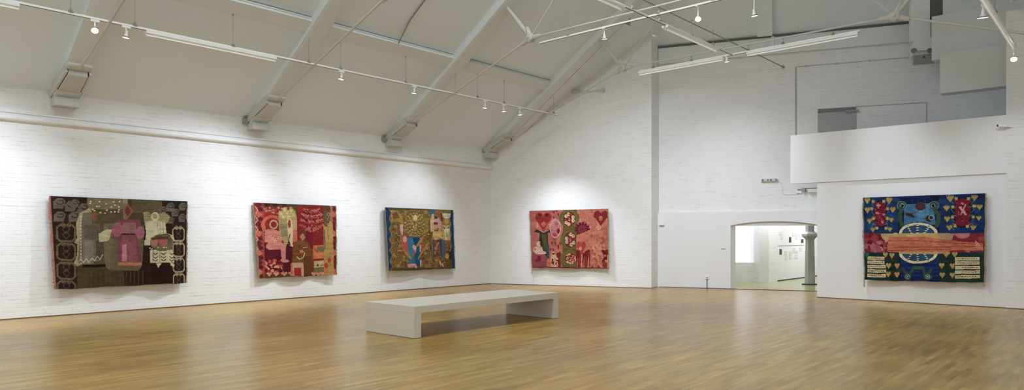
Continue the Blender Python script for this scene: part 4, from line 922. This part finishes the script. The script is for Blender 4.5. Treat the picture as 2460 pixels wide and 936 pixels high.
def hang(s, quad, p, n, along, label, wave, fringe=('yarn','yarn'), tails=(0,0), off=.06, name='tapestry'):
    """quad: the four corners of the cloth on a plane just off the wall (TL TR BR BL)"""
    n = Vector(n); p = Vector(p)+n*off
    TL, TR, BR, BL = [hit(x, y, p, n) for x, y in quad]
    t = thing(name, (TL+TR)/2, label, 'tapestry', 'woven wall hangings'); org = t.location
    nx, ny = s.nx, s.ny; amp, fr, ph = wave
    u = np.linspace(0,1,nx+1); v = np.linspace(0,1,ny+1); U, V = np.meshgrid(u, v)
    cor = [np.array(c-org) for c in (TL,TR,BR,BL)]
    Pz = ((1-U)*(1-V))[...,None]*cor[0]+(U*(1-V))[...,None]*cor[1]+(U*V)[...,None]*cor[2]+((1-U)*V)[...,None]*cor[3]
    dn = amp*(V**1.3)*np.sin(2*PI*fr*U+ph) + .25*amp*V*np.sin(2*PI*fr*2.3*U+ph*2) + .05*V
    Pz = Pz + dn[...,None]*np.array(n)
    Pz[...,2] += .006*V*np.sin(2*PI*fr*U+ph+1) + .004*np.sin(U*40)*V
    ev = np.sin(V*23+ph)*.006*np.where((U<.001)|(U>.999),1,0)
    Pz = Pz + ev[...,None]*np.array((TR-TL).normalized())
    vs = Pz.reshape(-1,3)
    idx = np.arange((nx+1)*(ny+1)).reshape(ny+1,nx+1)
    faces = np.stack([idx[1:,:-1],idx[1:,1:],idx[:-1,1:],idx[:-1,:-1]],-1).reshape(-1,4)
    me = bpy.data.meshes.new('cloth'); me.from_pydata(vs.tolist(), [], faces.tolist())
    col = s.c.reshape(-1,3)/255.0
    col = np.where(col<=.04045, col/12.92, ((col+.055)/1.055)**2.4)
    st = np.repeat(rng.uniform(-.16,.16,(ny,nx//9+1)),9,axis=1)[:,:nx]; st2 = np.repeat(np.repeat(rng.uniform(-.12,.12,(ny//7+1,nx//16+1)),7,axis=0),16,axis=1)[:ny,:nx]
    col = col*(1+(st+st2).reshape(-1,1)+rng.uniform(-.10,.10,(col.shape[0],1)))
    gy = col.mean(1,keepdims=True); col = gy+(col-gy)*.88
    at = me.color_attributes.new('weave','FLOAT_COLOR','CORNER')
    c4 = np.ones((col.shape[0]*4,4),np.float32); c4[:,:3] = np.repeat(col*WEAVE_GAIN,4,axis=0); at.data.foreach_set('color', c4.ravel())
    me.materials.append(M['weave']); me.update()
    for q in me.polygons: q.use_smooth = True
    o = bpy.data.objects.new('cloth', me); C.objects.link(o); o.parent = t
    rt = (TR-TL).normalized()
    # top rail the cloth hangs from
    m = MB(); m.bar(TL+rt*.03-n*.032-U_*.03, TR-rt*.03-n*.032-U_*.03, .03, .05); m.build('hanging_rail', 'dark', t)
    for side, yarn, tail in ((0,fringe[0],tails[0]),(1,fringe[1],tails[1])):
        m = MB(); g = random.Random(side+3); k = 60
        e = [Vector(Pz[int(round(j/k*ny)), 0 if side==0 else nx])+org for j in range(k+1)]
        sg = -1 if side == 0 else 1
        core = [q+rt*sg*(.008+g.uniform(-.006,.010))+n*g.uniform(-.005,.008) for q in e]
        if tail: core += [core[-1]-U_*tail*f+rt*g.uniform(-.006,.006) for f in (.35,.7,1)]
        m.tube(core, .011, 6)
        for q in core[1:-1]:
            for r in range(2):
                a = q+U_*g.uniform(-.02,.02); m.tube([a, a+rt*sg*g.uniform(.012,.034)-U_*g.uniform(.0,.03)+n*g.uniform(-.02,.01)], [.004,.002], 4, caps=False)
        m.build('fringe', yarn, t)
    return t
WEAVE_GAIN = .84
XP = (1,0,0)
hang(design_brown(), [(119.6,470.2),(448.5,483.2),(445.7,678.8),(130.3,694.7)], (0,0,0), XP, None, 'large dark brown woven tapestry with grey, rose and cream shapes, leftmost on the left wall', (.035,2.6,.6), ('yarn_red','yarn'), off=.10)
hang(design_red(), [(609.1,486.2),(806.5,494.2),(803.5,659.5),(620.3,667.8)], (0,0,0), XP, None, 'deep red woven tapestry with brown and yellow shapes on the left wall', (.035,2.0,2.2))
hang(design_olive(), [(925.2,497.5),(1087.6,504.1),(1090.1,644.1),(931,650.9)], (0,0,0), XP, None, 'olive gold woven tapestry with blue side bands on the left wall', (.028,1.5,.2), ('yarn','yarn'), (.22,.06), off=.12)
hang(design_pink(), [(1273.1,506.1),(1459.9,501),(1462.7,644.6),(1279.9,642)], G0, GN, None, 'salmon pink woven tapestry with a green chain of circles on the gable wall', (.03,1.8,3.0), ('yarn','yarn'), (.20,.04), off=.11)
hang(design_blue(), [(2073.9,474.4),(2366.5,463.9),(2365.6,678.7),(2079.9,671.8)], (0,PY,0), (0,-1,0), None, 'dark blue and green woven tapestry with a red and orange band on the white partition', (.03,2.1,.4), ('yarn','yarn'), (.18,.10), off=.13)
# ---------------------------------------------------------------- lights
w = bpy.data.worlds.new('world'); bpy.context.scene.world = w; w.use_nodes = True
w.node_tree.nodes['Background'].inputs[0].default_value = (.92,.98,1.03,1); w.node_tree.nodes['Background'].inputs[1].default_value = .9
def area(loc, aim, sx, sy, e, col=(1,1,1)):
    L = bpy.data.lights.new('area_lamp','AREA'); L.shape = 'RECTANGLE'; L.size = sx; L.size_y = sy; L.energy = e; L.color = col
    o = bpy.data.objects.new('area_lamp', L); C.objects.link(o); o.location = loc
    o.rotation_euler = (Vector(aim)-Vector(loc)).to_track_quat('-Z','Y').to_euler(); return o
def spotlamp(loc, aim, e, ang=80):
    L = bpy.data.lights.new('spot_lamp','SPOT'); L.energy = e; L.spot_size = math.radians(ang); L.spot_blend = 1; L.shadow_soft_size = .06; L.color = (.92,.985,1.10)
    o = bpy.data.objects.new('spot_lamp', L); C.objects.link(o); o.location = loc
    o.rotation_euler = (Vector(aim)-Vector(loc)).to_track_quat('-Z','Y').to_euler()
for y in (-14.6, -16.3): spotlamp((2.6,y,5.2), (0,y,1.5), 300, 92)
spotlamp((10.5,.2,8.7), (12.2,2.0,.6), 1000, 30)  # unseen spot added to cast the blue tapestry's shadow
area((8.7,-11,9.7), (8.7,-11,0), 1.6, 14, 660, (.94,.985,1.05))  # unseen overhead fill added to brighten the floor and bench top
# the lit inner room
pi = FP(3.4,0,-3.4); area((pi.x,pi.y,2.88),(pi.x,pi.y,0),2.0,2.0,80,(.96,.98,1))
pi = (W[4]+W[5])/2+wn2*1.6; area((pi.x,pi.y,2.85),((W[4]+W[5])/2+U_*1.2),1.6,.4,60,(.97,.98,1))
# daylight behind the partition
pi = Vector((pa+.9, PY+1.2, 2.6)); area(pi, onR(1935,500), .8,.8, 14, (.78,.86,1))
# ---------------------------------------------------------------- camera
cam = bpy.data.cameras.new('camera'); co = bpy.data.objects.new('camera', cam); C.objects.link(co)
co.location = CAM; co.rotation_euler = (PI/2, 0, math.radians(42.0))
cam.sensor_fit = 'HORIZONTAL'; cam.sensor_width = 36; cam.lens = 36*F_PX/2460; cam.shift_y = (HY-468)/2460
cam.clip_start = .05; cam.clip_end = 200
sc = bpy.context.scene; sc.camera = co
sc.view_settings.view_transform = 'Standard'; sc.view_settings.look = 'None'; sc.view_settings.exposure = 0; sc.view_settings.gamma = 1
sc.cycles.use_denoising = True
sc.cycles.max_bounces = 8; sc.cycles.diffuse_bounces = 5
sc.cycles.sample_clamp_indirect = 4
